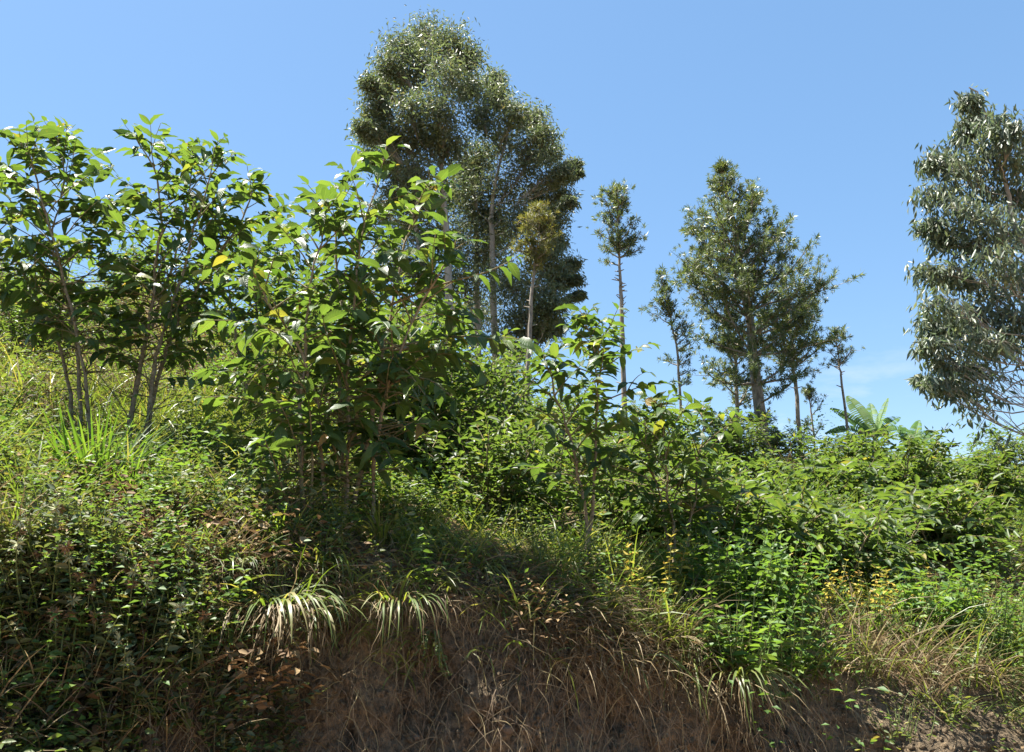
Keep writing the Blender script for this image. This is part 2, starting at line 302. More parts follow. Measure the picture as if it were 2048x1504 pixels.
BVH = BVHTree.FromPolygons([tuple(p) for p in TP.reshape(-1, 3)], [tuple(q) for q in quads.reshape(-1, 4)])
def ground(x, y):
    h = BVH.ray_cast(Vector((x, y, 60)), Vector((0, 0, -1)))
    return h[0].z if h[0] is not None else 0.0
def hit(px, py):
    h = BVH.ray_cast(Vector(EYE), Vector(ray(px, py)).normalized())
    return (np.array(h[0]), np.array(h[1])) if h[0] is not None else (W(px, py, 6), np.array([0, 0, 1.0]))
def foot(px, y):                      # ground point below pixel column px at y metres
    x = (px - 1024) / FPX * y / math.cos(PITCH) * .985; return np.array([x, y, ground(x, y)])
g = Geo(); g.add([(-60, -14, 0), (60, -14, 0), (60, 5.2, 0), (-60, 5.2, 0)], [[(0, 1, 2, 3)]]); link('road', g.mesh('road', M['road']), None, 'structure')
g = Geo(); g.add([(-3000, -3000, -.3), (3000, -3000, -.3), (3000, 3000, -.3), (-3000, 3000, -.3)], [[(0, 1, 2, 3)]]); link('ground', g.mesh('ground', M['hill']), None, 'structure')

# scattered points on the terrain, weighted
fq = quads.reshape(-1, 4); A_ = TP.reshape(-1, 3)
fa, fb, fc, fd = (A_[fq[:, i]] for i in range(4))
f_nrm = np.cross(fc - fa, fd - fb); f_area = np.linalg.norm(f_nrm, axis=1) * .5; f_nrm = nrm(f_nrm)
f_nrm[f_nrm[:, 2] < 0] *= 1
f_c = (fa + fb + fc + fd) / 4
f_t = np.repeat((ts[:-1] + ts[1:]) / 2, NU - 1); f_u = f_c[:, 0] / f_c[:, 1]
f_d = np.linalg.norm(f_c - EYE, axis=1)
def sample(n, wfun):
    w = f_area * wfun(f_u, f_t, f_d, f_c) * (np.abs(f_u) < 1.0); w = w / w.sum()
    k = rng.choice(len(w), n, p=w); a, b = rng.random((2, n, 1))
    p = fa[k] * (1 - a) * (1 - b) + fb[k] * a * (1 - b) + fc[k] * a * b + fd[k] * (1 - a) * b
    return p, f_nrm[k], f_u[k], f_t[k], f_d[k]

# ------------------------------------------------------------------ coffee plants
def coffee_leaves(leaves, p, d, s0, s1, size, pair=.065):
    """opposite pairs of leaves along a branch polyline p, d = directions"""
    L = np.linalg.norm(np.diff(p, axis=0), axis=1).sum(); n = max(2, int(L * (s1 - s0) / pair) + 1)
    for s in np.linspace(s0, s1, n):
        q = s * (len(p) - 1); i = min(int(q), len(p) - 2); f = q - i
        pt = p[i] * (1 - f) + p[i + 1] * f; t = nrm(d[i])
        side = nrm(np.cross(t, [0, 0, 1]) + rng.normal(size=3) * .22)
        tipk = 1.0 if s < .93 else .75
        for sg in (-1, 1):
            if rng.random() < .09: continue
            ld = side * sg * (.95 if s < .95 else .5) + t * rng.uniform(.35, .8) + np.array([0, 0, rng.uniform(-.55, .2)])
            up = np.array([0, 0, 1.0]) + rng.normal(size=3) * .38
            leaves.append((pt, nrm(ld), up, size * rng.uniform(.5, 1.25) * tipk))
def coffee_plant(stem_lists, base, r0, crown0, Lmax, size, nodes, pair=.065, droop=.5, bare=.28, gs=None, gb=None, inner=.35):
    gs = gs or Geo(); gb = gb or Geo(); leaves = []
    for pts in stem_lists:
        P = curve(pts, 26); P = P + np.cumsum(rng.normal(size=P.shape) * [.009, .009, 0], 0); L = np.linalg.norm(P[-1] - P[0])
        gs.tube(P - base, np.linspace(r0 * rng.uniform(.8, 1.1), .0035, 26) * (1 + .5 * np.exp(-np.arange(26) / 1.2)) * (1 + .12 * rng.normal(size=26)), 7)
        az = rng.uniform(0, 6.28)
        nn = max(4, int(nodes * L))
        for k in range(nn):
            h = crown0 + (1 - crown0) * (k + rng.uniform(0, .6)) / nn; h = min(h, .99)
            q = h * 25; i = min(int(q), 24); pt = P[i] + (P[i + 1] - P[i]) * (q - i)
            hh = (h - crown0) / (1 - crown0); az += math.pi / 2 + rng.uniform(-.4, .4)
            for sg in (0, math.pi):
                if rng.random() < .12: continue
                ln = Lmax * (.10 + .90 * min(1, (1 - hh) / .55) ** .85) * (.75 + .25 * min(1, hh / .2)) * rng.uniform(.6, 1.1)
                a = az + sg + rng.uniform(-.25, .25); el = R(rng.uniform(18, 42) + 18 * hh)
                d = np.array([math.cos(a) * math.cos(el), math.sin(a) * math.cos(el), math.sin(el)])
                m = 7; pp = [pt]; dd = []
                for j in range(m):
                    d = nrm(d + np.array([0, 0, -droop * ln / m * 1.9]) + rng.normal(size=3) * .05); dd.append(d); pp.append(pp[-1] + d * ln / m)
                pp = np.array(pp)
                gb.tube(pp - base, np.linspace(.0055 if ln > .3 else .004, .0018, m + 1), 4)
                coffee_leaves(leaves, pp, dd, (inner if ln > .3 else .15) * rng.uniform(.5, 1.3), 1.0, size, pair)
                if ln > .45 and rng.random() < .35:               # a side shoot
                    j = rng.integers(2, 5); d2 = nrm(np.array(dd[j]) + rng.normal(size=3) * .7); l2 = ln * .45
                    p2 = pp[j] + d2 * np.linspace(0, l2, 5)[:, None] + np.array([0, 0, -.08]) * np.linspace(0, 1, 5)[:, None] ** 2
                    gb.tube(p2 - base, np.linspace(.004, .0015, 5), 4); coffee_leaves(leaves, p2, [d2] * 4, .3, 1, size, pair)
        # bare twigs below the crown
        for k in range(int(bare * 22)):
            h = rng.uniform(.12, crown0 + .3); q = h * 25; i = int(q); pt = P[i]
            d = nrm(np.append(rng.normal(size=2), rng.uniform(.1, .9))); ln = rng.uniform(.2, .6)
            pp = [pt]
            for j in range(6): d = nrm(d + rng.normal(size=3) * .16 + np.array([0, 0, -.09])); pp.append(pp[-1] + d * ln / 6)
            gb.tube(np.array(pp) - base, np.linspace(.005, .0013, 7), 4)
        coffee_leaves(leaves, P[-3:], list(np.diff(P[-3:], axis=0)), .3, 1.0, size * .85, pair)
    return gs, gb, leaves
def leaf_arrays(leaves):
    p = np.array([a[0] for a in leaves]); d = np.array([a[1] for a in leaves]); u = np.array([a[2] for a in leaves]); s = np.array([a[3] for a in leaves])
    return p, basis(d, u), s
LEAF_ME = []
for i, t in enumerate(COFFEE):
    g = Geo(); g.add(t[0], t[1], t[2]); LEAF_ME.append(g.mesh('leaf', M['coffee']))
def leaf_objects(root, base, p, B, s, n, me=LEAF_ME):
    """the n leaves that show largest are objects of their own, the rest one part"""
    key = s / np.linalg.norm(p - EYE, axis=1) ** 1.5; order = np.argsort(-key); own, rest = order[:n], order[n:]
    for k in own:
        o = link('leaf', me[rng.integers(len(me))], root)
        m = Matrix([[*(B[k][:, i]), 0] for i in range(3)] + [[0, 0, 0, 1]])   # replaced below
        x, y, z = B[k] * s[k]
        o.matrix_local = Matrix(((x[0], y[0], z[0], p[k][0] - base[0]), (x[1], y[1], z[1], p[k][1] - base[1]), (x[2], y[2], z[2], p[k][2] - base[2]), (0, 0, 0, 1)))
    return rest
def hero_coffee(label, stems, y, r0, crown0, Lmax, size, nodes, own=300, group='tall coffee trees on the bank', extra=None, **kw):
    S = []
    for st in stems:
        dy0, dy1 = st[0]; pts = st[1]; q = [W(px, py, y + dy0 + (dy1 - dy0) * i / (len(pts) - 1)) for i, (px, py) in enumerate(pts)]
        q[0][2] = ground(q[0][0], q[0][1]) - .04; S.append(np.array(q))
    base = S[0][0] + [0, 0, .04]
    gs, gb, lv = coffee_plant(S, base, r0, crown0, Lmax, size, nodes, **kw)
    for st in extra or []:
        dy0, dy1 = st[0]; pts = st[1]; q = np.array([W(px, py, y + dy0 + (dy1 - dy0) * i / (len(pts) - 1)) for i, (px, py) in enumerate(pts)])
        if st[2]: q[0][2] = ground(q[0][0], q[0][1]) - .03
        P = curve(q, 12); gb.tube(P - base, np.linspace(.009, .002, 12), 5)
        coffee_leaves(lv, P, list(np.diff(P, axis=0)), st[3], 1, size, .075)
    root = thing('coffee_tree', label, 'coffee tree', base, group)
    link('stem', gs.mesh('stem', M['stem']), root); link('branches', gb.mesh('branches', M['twig']), root)
    p, B, s = leaf_arrays(lv)
    rest = leaf_objects(root, base, p, B, s, own)
    g = Geo(); vi = rng.integers(0, 5, len(rest))
    for v in range(5):
        k = rest[vi == v]; g.scatter(COFFEE[v], p[k] - base, B[k], s[k])
    if len(rest): link('leaves', g.mesh('leaves', M['coffee']), root, 'stuff')
    print('coffee', label[:30], len(lv))
    return root

hero_coffee('tall coffee tree at the left edge with thin pale stems and a broad dark crown',
    [((0, -.1), [(192, 895), (168, 700), (135, 520), (95, 360), (60, 275)]), ((.15, .5), [(180, 890), (158, 690), (120, 500), (150, 360), (130, 265)]), ((.3, .2), [(170, 880), (120, 700), (40, 520), (-30, 400), (-60, 300)])],
    5.5, .017, .22, .72, .150, 7.6, bare=1.0, pair=.062, inner=.48)
hero_coffee('tall coffee tree with leaning stems, second from the left, crown round against the sky',
    [((0, 0), [(283, 945), (315, 760), (350, 600), (400, 430), (440, 275)]), ((.2, .5), [(255, 905), (285, 720), (335, 560), (385, 400), (400, 285)]), ((.1, -.2), [(245, 900), (275, 720), (300, 520), (300, 370), (268, 262)]), ((.3, .4), [(275, 930), (330, 720), (400, 560), (480, 440), (505, 360)])],
    5.7, .018, .24, .68, .150, 7.6, bare=1.0, pair=.062, inner=.48)
hero_coffee('large many stemmed coffee tree in the middle, biggest and nearest, with broad bright leaves',
    [((0, 0), [(690, 1065), (700, 850), (715, 640), (745, 470), (800, 285)]), ((.1, .45), [(705, 1060), (740, 800), (775, 620), (810, 450), (865, 350)]), ((-.1, -.15), [(603, 1075), (604, 860), (602, 680), (615, 530), (650, 400)]),
     ((.2, .6), [(685, 1050), (685, 800), (690, 620), (690, 470), (715, 330)]), ((.05, -.35), [(650, 1070), (640, 860), (600, 700), (540, 590), (500, 520)]), ((.1, -.1), [(742, 1062), (760, 850), (795, 700), (850, 570), (905, 480)])],
    4.6, .0145, .12, .66, .158, 6.4, bare=.9, pair=.062, inner=.46,
    extra=[((0, -.2), [(780, 610), (880, 570), (970, 545), (1035, 515)], False, .6), ((0, .1), [(760, 700), (860, 680), (960, 672), (1065, 680)], False, .75),
           ((-.2, -.5), [(612, 1050), (600, 930), (580, 850), (555, 800)], True, .45), ((-.2, -.4), [(620, 1050), (625, 920), (620, 830), (615, 790)], True, .4), ((-.3, -.7), [(600, 1060), (570, 990), (550, 930), (530, 880)], True, .35), ((0, -.2), [(690, 900), (715, 860), (745, 850), (770, 870)], False, .4), ((.1, -.3), [(740, 800), (800, 760), (860, 760), (910, 800)], False, .3), ((0, -.4), [(700, 780), (760, 730), (810, 740), (850, 790)], False, .3), ((.2, 0), [(780, 700), (860, 700), (930, 720), (985, 760)], False, .3),
           ((-.1, -.4), [(603, 800), (570, 740), (530, 730), (490, 770)], False, .3), ((-.1, -.5), [(640, 900), (610, 850), (570, 840), (540, 870)], False, .3), ((0, -.3), [(690, 980), (670, 900), (650, 860), (640, 830)], False, .3)])
hero_coffee('slender young coffee tree right of centre with a leafy leader reaching above the bushes',
    [((0, 0), [(1187, 1190), (1190, 950), (1188, 780), (1180, 690), (1168, 622)]), ((0, .1), [(1163, 1190), (1157, 1010), (1148, 900), (1120, 780), (1100, 700)])],
    5.0, .013, .24, .46, .145, 8.5, bare=.4, pair=.058)
hero_coffee('bushy coffee tree on thin pale stems right of the slender young one',
    [((0, 0), [(1350, 1220), (1355, 1060), (1345, 920), (1335, 800)]), ((.1, .2), [(1340, 1215), (1320, 1050), (1290, 900), (1275, 800)]), ((0, .3), [(1360, 1215), (1375, 1050), (1395, 900), (1410, 810)])],
    5.4, .014, .30, .52, .140, 9.0, bare=.4, pair=.058)
hero_coffee('smaller darker coffee tree in the gap left of the large middle one',
    [((0, 0), [(520, 905), (515, 700), (500, 560), (490, 480)]), ((.2, .5), [(540, 900), (550, 700), (560, 560), (575, 460)]), ((.1, -.2), [(505, 905), (470, 700), (450, 600), (440, 500)])],
    7.6, .018, .26, .66, .14, 8.5, own=160, bare=.4)

# coffee bushes: a few built once, then copied
def make_bush(h, rad, nst, size, nodes, own):
    S = []
    for k in range(nst):
        a = rng.uniform(0, 6.28); r = rad * rng.uniform(.15, .75)
        b = np.array([math.cos(a), math.sin(a), 0]) * .1; t = np.array([math.cos(a) * r, math.sin(a) * r, h * rng.uniform(.7, 1)])
        S.append(np.array([b, b + (t - b) * [.35, .35, .45], t]))
    gs, gb, lv = coffee_plant(S, np.zeros(3), .016, .12, rad * .62, size, nodes, pair=.075, bare=.12, inner=.2)
    return gs, gb, lv
PROTO = []
for i, (h, rad, nst, size, nodes) in enumerate([(1.7, 1.25, 10, .125, 5.8), (1.85, 1.25, 10, .12, 5.6), (1.5, 1.2, 10, .12, 6.5), (1.95, 1.2, 10, .125, 5.4), (1.6, 1.35, 11, .12, 6.0)]):
    gs, gb, lv = make_bush(h, rad, nst, size, nodes, 0); p, B, s = leaf_arrays(lv)
    g = Geo(); g.scatter(HEXL, p, B, s * 1.1)
    PROTO.append((gs.mesh('stem', M['stem']), gb.mesh('branches', M['twig']), g.mesh('foliage', M['coffee_far']), (p, B, s)))
    print('bush', len(lv))
PROTO_LOW = []
for i, (h, rad, nst, size, nodes) in enumerate([(1.15, 1.2, 10, .150, 6.5), (1.0, 1.25, 11, .155, 7.0), (1.3, 1.1, 9, .145, 6.5), (1.1, 1.3, 10, .150, 6.5)]):
    gs, gb, lv = make_bush(h, rad, nst, size, nodes, 0); p, B, s = leaf_arrays(lv)
    g = Geo(); g.scatter(HEXL, p, B, s * 1.1)
    PROTO_LOW.append((gs.mesh('stem', M['stem']), gb.mesh('branches', M['twig']), g.mesh('foliage', M['coffee_far']), (p, B, s)))
g = Geo(); g.add(*HEXL); HEX_ME = [g.mesh('leaf', M['coffee_far'])]
BUSHES = [  # px, metres away, scale, label
    (800, 7.6, 1.0, 'coffee bush behind the right side of the large middle coffee tree'),
    (905, 7.3, .95, 'coffee bush right of the large middle tree, below the bare reaching branch'),
    (985, 6.1, .72, 'low coffee bush with an orange leaf between the middle tree and the slender young one'),
    (1090, 6.5, .8, 'coffee bush just left of the slender young coffee tree, in the front row'),
    (1250, 6.6, .85, 'coffee bush filling the gap between the slender coffee tree and the bushy one'),
    (1440, 6.3, .82, 'front coffee bush right of the thin stemmed bushy tree, above the bright green weeds'),
    (1545, 7, .85, 'coffee bush above the right half of the bright green weed clump'),
    (1640, 6.6, .82, 'front coffee bush above the dry tangle, with a bent bare twig'),
    (1745, 7, .85, 'front coffee bush on bare stems above the yellow flowering plants'),
    (1845, 8, .72, 'last coffee bush of the front row before the dark hollow'),
    (850, 11.5, 1.05, 'coffee bush far back behind the large middle tree, in its shade'),
    (945, 12.5, 1.05, 'coffee bush under the dark foot of the eucalyptus grove'),
    (1025, 11.5, .95, 'coffee bush at the foot of the thin pruned tree with the yellowish tuft'),
    (1120, 11.8, .85, 'coffee bush behind the slender young coffee tree'),
    (1215, 13, .85, 'coffee bush below the tall bare pole tree'),
    (1320, 12.5, .85, 'coffee bush behind the crown of the thin stemmed bushy coffee tree'),
    (1420, 12.2, .85, 'second row coffee bush under the left side of the large feathery tree'),
    (1510, 12.6, .85, 'second row coffee bush straight below the large feathery tree'),
    (1600, 12, .85, 'second row coffee bush right of the large feathery tree'),
    (1690, 12.4, .7, 'second row coffee bush with bare grey twigs below the banana plant'),
    (1790, 12.8, .72, 'second row coffee bush right of the bare grey twigs'),
    (1880, 13.5, .8, 'coffee bush on the terrace above the dark hollow'),
    (880, 16, 1.1, 'topmost coffee bush behind the large middle tree, against the eucalyptus trunks'),
    (985, 16.5, 1.0, 'topmost coffee bush left of the thin pruned tree'),
    (1075, 16, .9, 'skyline coffee bush right of the thin pruned tree'),
    (1160, 17, .9, 'skyline coffee bush behind the leader of the slender young coffee tree'),
    (1265, 17, .9, 'skyline coffee bush at the foot of the tall bare pole tree'),
    (1360, 17.5, .9, 'skyline coffee bush below the small thin feathery tree'),
    (1455, 16.5, .9, 'skyline coffee bush left of the large feathery tree trunk'),
    (1575, 16.8, .8, 'skyline coffee bush just right of the large feathery tree trunk'),
    (1655, 17.5, .72, 'skyline coffee bush left of the banana plant'),
    (1800, 18.5, .65, 'skyline coffee bush between the two banana plants'),
    (1905, 17, .8, 'tall skyline coffee bush right of the small banana plant'),
    (1985, 18.5, .95, 'skyline coffee bush near the right edge under the hanging eucalyptus twig'),
    (2045, 16, .95, 'skyline coffee bush at the right edge'),
    (1965, 12, .85, 'coffee bush on the right slope above the reddish dry plants'),
    (2040, 11, .8, 'coffee bush at the right edge halfway down the slope'),
    (430, 12, .9, 'coffee bush high on the grassy slope behind the second coffee tree'),
    (640, 10.5, 1.0, 'coffee bush behind the upper left of the large middle tree'),
    (730, 13, 1.05, 'coffee bush high up behind the stems of the large middle tree'),
    (560, 14, 1.0, 'coffee bush on the upper slope seen over the smaller darker coffee tree'),
    (20, 9.5, .8, 'coffee bush at the left edge on the grassy slope'),
    (250, 13.5, .8, 'coffee bush at the top of the grassy slope behind the two left coffee trees'),
    (1040, 9.3, .9, 'coffee bush of the inner row between the middle tree and the slender young one'),
    (1150, 9.6, .85, 'inner row coffee bush straight behind the stems of the slender young tree'),
    (1300, 9.4, .85, 'coffee bush of the inner row behind the stems of the thin stemmed bushy tree'),
    (1395, 9.8, .85, 'coffee bush of the inner row with a pale yellow leaf, right of the bushy tree'),
    (1495, 9.6, .85, 'coffee bush of the inner row above the tall bright weeds, second from the bushy tree'),
    (1590, 10, .85, 'coffee bush of the inner row above the front bush with the bent bare twig'),
    (1690, 9.8, .75, 'coffee bush of the inner row below the bare grey twigs'),
    (1785, 10.4, .72, 'coffee bush of the inner row just left of the dark hollow'),
    (760, 9.6, 1.0, 'coffee bush seen between the stems and lower leaves of the large middle tree'),
    (960, 10, .95, 'coffee bush right of the large middle tree, above the low one with the orange leaf'),
    (1330, 15, .9, 'coffee bush of the upper row below the small thin grevillea'),
    (1480, 14.6, .9, 'coffee bush of the upper row in front of the stout grevillea trunk'),
    (1640, 15, .6, 'coffee bush of the upper row below the little bushy grevillea'),
    (1735, 14.2, .5, 'coffee bush of the upper row hiding the foot of the upright banana plant'),
    (1850, 15.2, .6, 'coffee bush of the upper row below the small banana plant'),
]
for i, (px, y, sc, lab) in enumerate(BUSHES):
    low = px > 1370 and y < 14.3
    sc = (.76 if y < 7.6 else .86 if y < 10.7 else .92) * rng.uniform(.88, 1.12) if low else sc * (.85 if 1000 < px and y < 10.5 else 1)
    sc *= (1.0 if px > 1400 else .9) if y > 11 and px > 1000 and not low else 1
    me = PROTO_LOW[i % 4] if low else PROTO[i % 5]; b = foot(px, y); b[2] -= .05
    root = thing('coffee_bush', lab, 'coffee bush', b, 'coffee bushes in rows on the hillside')
    rz = rng.uniform(0, 6.28); s3 = np.array([sc * rng.uniform(.9, 1.1), sc * rng.uniform(.9, 1.1), sc * rng.uniform(.9, 1.08)])
    root.rotation_euler = (0, 0, rz); root.scale = s3
    link('stem', me[0], root); link('branches', me[1], root)
    if y < 9.5:                       # near enough to tell single leaves apart
        p, B, s = me[3]; c, sn = math.cos(rz), math.sin(rz)
        wp = np.stack([p[:, 0] * c - p[:, 1] * sn, p[:, 0] * sn + p[:, 1] * c, p[:, 2]], -1) * sc + b
        order = np.argsort(np.linalg.norm(wp - EYE, axis=1)); own = order[:170]; rest = order[170:]
        for k in own:
            o = link('leaf', HEX_ME[0], root); x, yy, z = B[k] * s[k] * 1.1; q = p[k]
            o.matrix_local = Matrix(((x[0], yy[0], z[0], q[0]), (x[1], yy[1], z[1], q[1]), (x[2], yy[2], z[2], q[2]), (0, 0, 0, 1)))
        g = Geo(); g.scatter(HEXL, p[rest], B[rest], s[rest] * 1.1)
        link('foliage', g.mesh('foliage', M['coffee_far']), root, 'stuff')
    else:
        link('foliage', me[2], root, 'stuff')

# ------------------------------------------------------------------ eucalyptus
def limb(g, a, b, r0, r1, sag=.12, n=8, k=5):
    P = curve([a, (a + b) / 2 + [0, 0, -sag * np.linalg.norm(b - a)] + rng.normal(size=3) * .06 * np.linalg.norm(b - a), b], n)
    P[1:-1] += rng.normal(size=(n - 2, 3)) * .012 * np.linalg.norm(b - a)
    g.tube(P, np.linspace(r0, r1, n), k); return P
def eucalyptus(name, label, group, trunk, y, r0, clumps, leaf, per, mat, dens=1.0, depth=1.0, bare=(), lpt=(24, 40), rise=.55, jit=.36, hang=(.8, .8, .5, .6)):
    T = np.array([W(px, py, y + dy) for px, py, dy in trunk]); T[0][2] = ground(T[0][0], T[0][1]) - .2 if T[0][1] < 44 else T[0][2]
    base = T[0] + [0, 0, .2]; P = curve(T, 30)
    P[1:-1] += np.cumsum(rng.normal(size=(28, 3)) * .012, 0)
    rad = np.linspace(r0, r0 * .12, 30)
    gt = Geo(); gl = Geo(); gf = Geo(); gt.tube(P - base, rad, 10)
    pos, dr, sz = [], [], []
    for px, py, rp, *o in clumps:
        rr = rp * 1.12 * mpp(y); dyy = (o[0] if o else rng.uniform(-1, 1) * depth); c = W(px, py, y + dyy)
        cand = P[(P[:, 2] < c[2] + .1 * rr)]
        j = np.argmin(np.abs(cand[:, 2] - (c[2] - rise * np.linalg.norm((c - P[np.argmin(np.abs(P[:, 2] - c[2]))])[:2]) - rr))) if len(cand) else 10
        st = P[min(j, 28)]; rj = rad[min(j, 28)]
        Lb = limb(gl, st - base, c - base, max(.008, rj * .2), .006, .06, 9, 6) + base
        nt = max(3, int(per * dens))
        d = rand_dir(nt); d[:, 2] = np.where(d[:, 2] < -.3, -d[:, 2], d[:, 2]); q = c + d * rr * (rng.random((nt, 1)) ** .5) * rng.uniform(.75, 1.12, (nt, 1)) * [1, 1, .95]
        for t in q:
            a = Lb[rng.integers(4, 9)]
            tw = limb(gl, a - base, t - base, .005 * leaf / .12, .002, -.1, 6, 3) + base
            m = rng.integers(*lpt)
            pk = tw[rng.integers(2, 6, m)] + np.clip(rng.normal(size=(m, 3)), -1.5, 1.5) * rr * [jit, jit, jit * .8]; pk[:, 2] -= np.abs(rng.normal(size=m)) * rr * .22
            pos.append(pk); ld = nrm(rng.normal(size=(m, 3)) * hang[:3] + [0, 0, -hang[3]]); dr.append(ld); sz.append(leaf * rng.uniform(.6, 1.25, m))
    for q in bare:                     # thin bare branches and the leafy end of each
        Q = curve([W(a, b, y + c) for a, b, c in q[0]], 14); gl.tube(Q - base, np.linspace(.014, .003, 14), 4)
        m = q[1]
        if m:
            k = rng.integers(int(14 * q[2]), 14, m); pos.append(Q[k] + rng.normal(size=(m, 3)) * .05); dr.append(nrm(rng.normal(size=(m, 3)) * [.5, .5, .3] + [0, 0, -.8])); sz.append(leaf * rng.uniform(.7, 1.2, m))
    pos, dr, sz = np.vstack(pos), np.vstack(dr), np.concatenate(sz)
    gf.scatter(tm_dia(.26, .1), pos - base, basis(dr, rand_dir(len(pos))), sz)
    root = thing(name, label, 'tree', base, group)
    link('trunk', gt.mesh('trunk', M['euc_bark']), root); link('limbs', gl.mesh('limbs', M['euc_bark']), root); link('crown', gf.mesh('crown', M[mat]), root, 'stuff')
    print(label[:30], len(pos)); return root
G1 = 'eucalyptus trees of the grove on the ridge'
eucalyptus('eucalyptus_tree', 'tallest eucalyptus of the ridge grove with a domed grey green top', G1,
    [(905, 760, 0), (895, 520, 0), (880, 300, 0), (862, 60, 0)], 25, .17,
    [(852, 70, 48), (800, 95, 46), (905, 85, 50), (942, 115, 34), (775, 130, 36), (850, 120, 60), (905, 150, 58), (800, 160, 55), (760, 180, 40), (738, 165, 22), (745, 225, 34), (735, 270, 30), (725, 255, 22),
     (820, 215, 52), (880, 220, 45), (945, 175, 34), (790, 270, 46), (850, 280, 52), (770, 320, 34), (735, 312, 18), (900, 290, 50), (830, 350, 50)], .19, 44, 'euc', 1.15, 1.6)
eucalyptus('eucalyptus_tree', 'eucalyptus leaning out to the right on the grove, its crown loose and see through', G1,
    [(1000, 760, 0), (985, 520, 0), (985, 380, 0), (1020, 240, 0)], 26.5, .15,
    [(985, 160, 28), (995, 195, 34), (960, 230, 40), (1035, 225, 38), (1070, 235, 32), (1085, 270, 32), (1010, 275, 52), (1105, 310, 34), (1060, 320, 46), (960, 310, 50), (1130, 345, 26), (1150, 330, 14), (1158, 345, 9), (1015, 370, 55),
     (1085, 385, 40), (1130, 395, 26), (1140, 405, 14), (940, 380, 50), (980, 440, 50), (1050, 440, 46)], .19, 40, 'euc', 1.1, 1.8)
eucalyptus('eucalyptus_tree', 'low dark eucalyptus at the right foot of the grove with drooping sprays', G1,
    [(1050, 760, 0), (1060, 640, 0), (1085, 520, 0), (1100, 450, 0)], 25.5, .12,
    [(1105, 440, 34), (1115, 485, 24), (1090, 510, 44), (1120, 550, 32), (1145, 530, 20), (1152, 560, 14), (1070, 580, 52), (1105, 610, 36), (1160, 590, 11), (1040, 640, 50), (1085, 655, 36), (1010, 560, 50), (1115, 650, 18), (1020, 690, 44)], .18, 44, 'euc', 1.2, 1.4)
eucalyptus('eucalyptus_tree', 'eucalyptus in the heart of the grove, only its pale trunk and dark inner foliage showing', G1,
    [(960, 760, 0), (955, 560, 0), (950, 420, 0), (945, 330, 0)], 28, .15,
    [(940, 340, 46), (900, 390, 52), (960, 430, 55), (910, 470, 55), (970, 520, 55), (920, 560, 55), (960, 620, 55), (1000, 480, 44), (890, 620, 44)], .19, 44, 'euc', 1.2, 1.6)
eucalyptus('eucalyptus_tree', 'eucalyptus on the left of the grove half hidden behind the large coffee tree', G1,
    [(862, 760, 0), (850, 560, 0), (830, 430, 0), (820, 330, 0)], 26, .18,
    [(815, 345, 40), (790, 385, 40), (850, 400, 46), (810, 450, 46), (860, 480, 44), (830, 540, 44), (760, 420, 26), (780, 500, 36), (870, 570, 40)], .19, 40, 'euc', 1.0, 1.5)
eucalyptus('eucalyptus_tree', 'young eucalyptus cut by the right edge, with hanging willowy leaves and bare lower twigs', None,
    [(2330, 1050, 0), (2180, 800, 0), (2070, 560, 0), (2000, 360, 0), (1938, 175, 0)], 10.5, .075,
    [(1935, 200, 22), (1945, 240, 32), (1925, 265, 28), (1985, 250, 36), (2030, 260, 34), (1960, 300, 44), (1885, 315, 34), (1855, 325, 20), (2015, 320, 44), (1915, 350, 44), (1860, 390, 34), (1970, 375, 48), (2035, 390, 42),
     (1920, 420, 44), (1855, 450, 24), (1985, 440, 46), (1875, 480, 28), (1940, 490, 42), (2030, 470, 44), (1850, 545, 26), (1890, 555, 32), (1985, 520, 44), (1945, 570, 40), (2035, 560, 44), (1870, 610, 34), (1850, 650, 26), (1920, 630, 42),
     (1990, 620, 44), (2040, 640, 40), (1890, 670, 34), (1945, 680, 38), (1850, 690, 18), (2000, 680, 32), (1880, 725, 26), (1925, 735, 26), (1865, 765, 22), (1895, 770, 20), (1835, 755, 8), (2080, 420, 50), (2090, 600, 50), (2080, 300, 44)],
    .135, 26, 'euc_blue', 1.0, .7, lpt=(10, 19), rise=.12, jit=.46, hang=(.55, .55, .35, .9),
    bare=[([(2200, 840, 0), (2080, 800, 0), (2000, 800, 0), (1955, 860, 0)], 34, .6), ([(2210, 830, 0), (2060, 760, 0), (1990, 800, 0), (1920, 838, 0)], 26, .65), ([(2160, 790, 0), (2060, 740, 0), (1990, 745, 0), (1890, 700, .1)], 20, .4), ([(2240, 900, 0), (2120, 830, 0), (2040, 850, 0), (1990, 890, 0)], 12, .8), ([(2180, 790, 0), (2080, 690, 0), (2010, 680, 0), (1960, 715, 0)], 40, .3)])

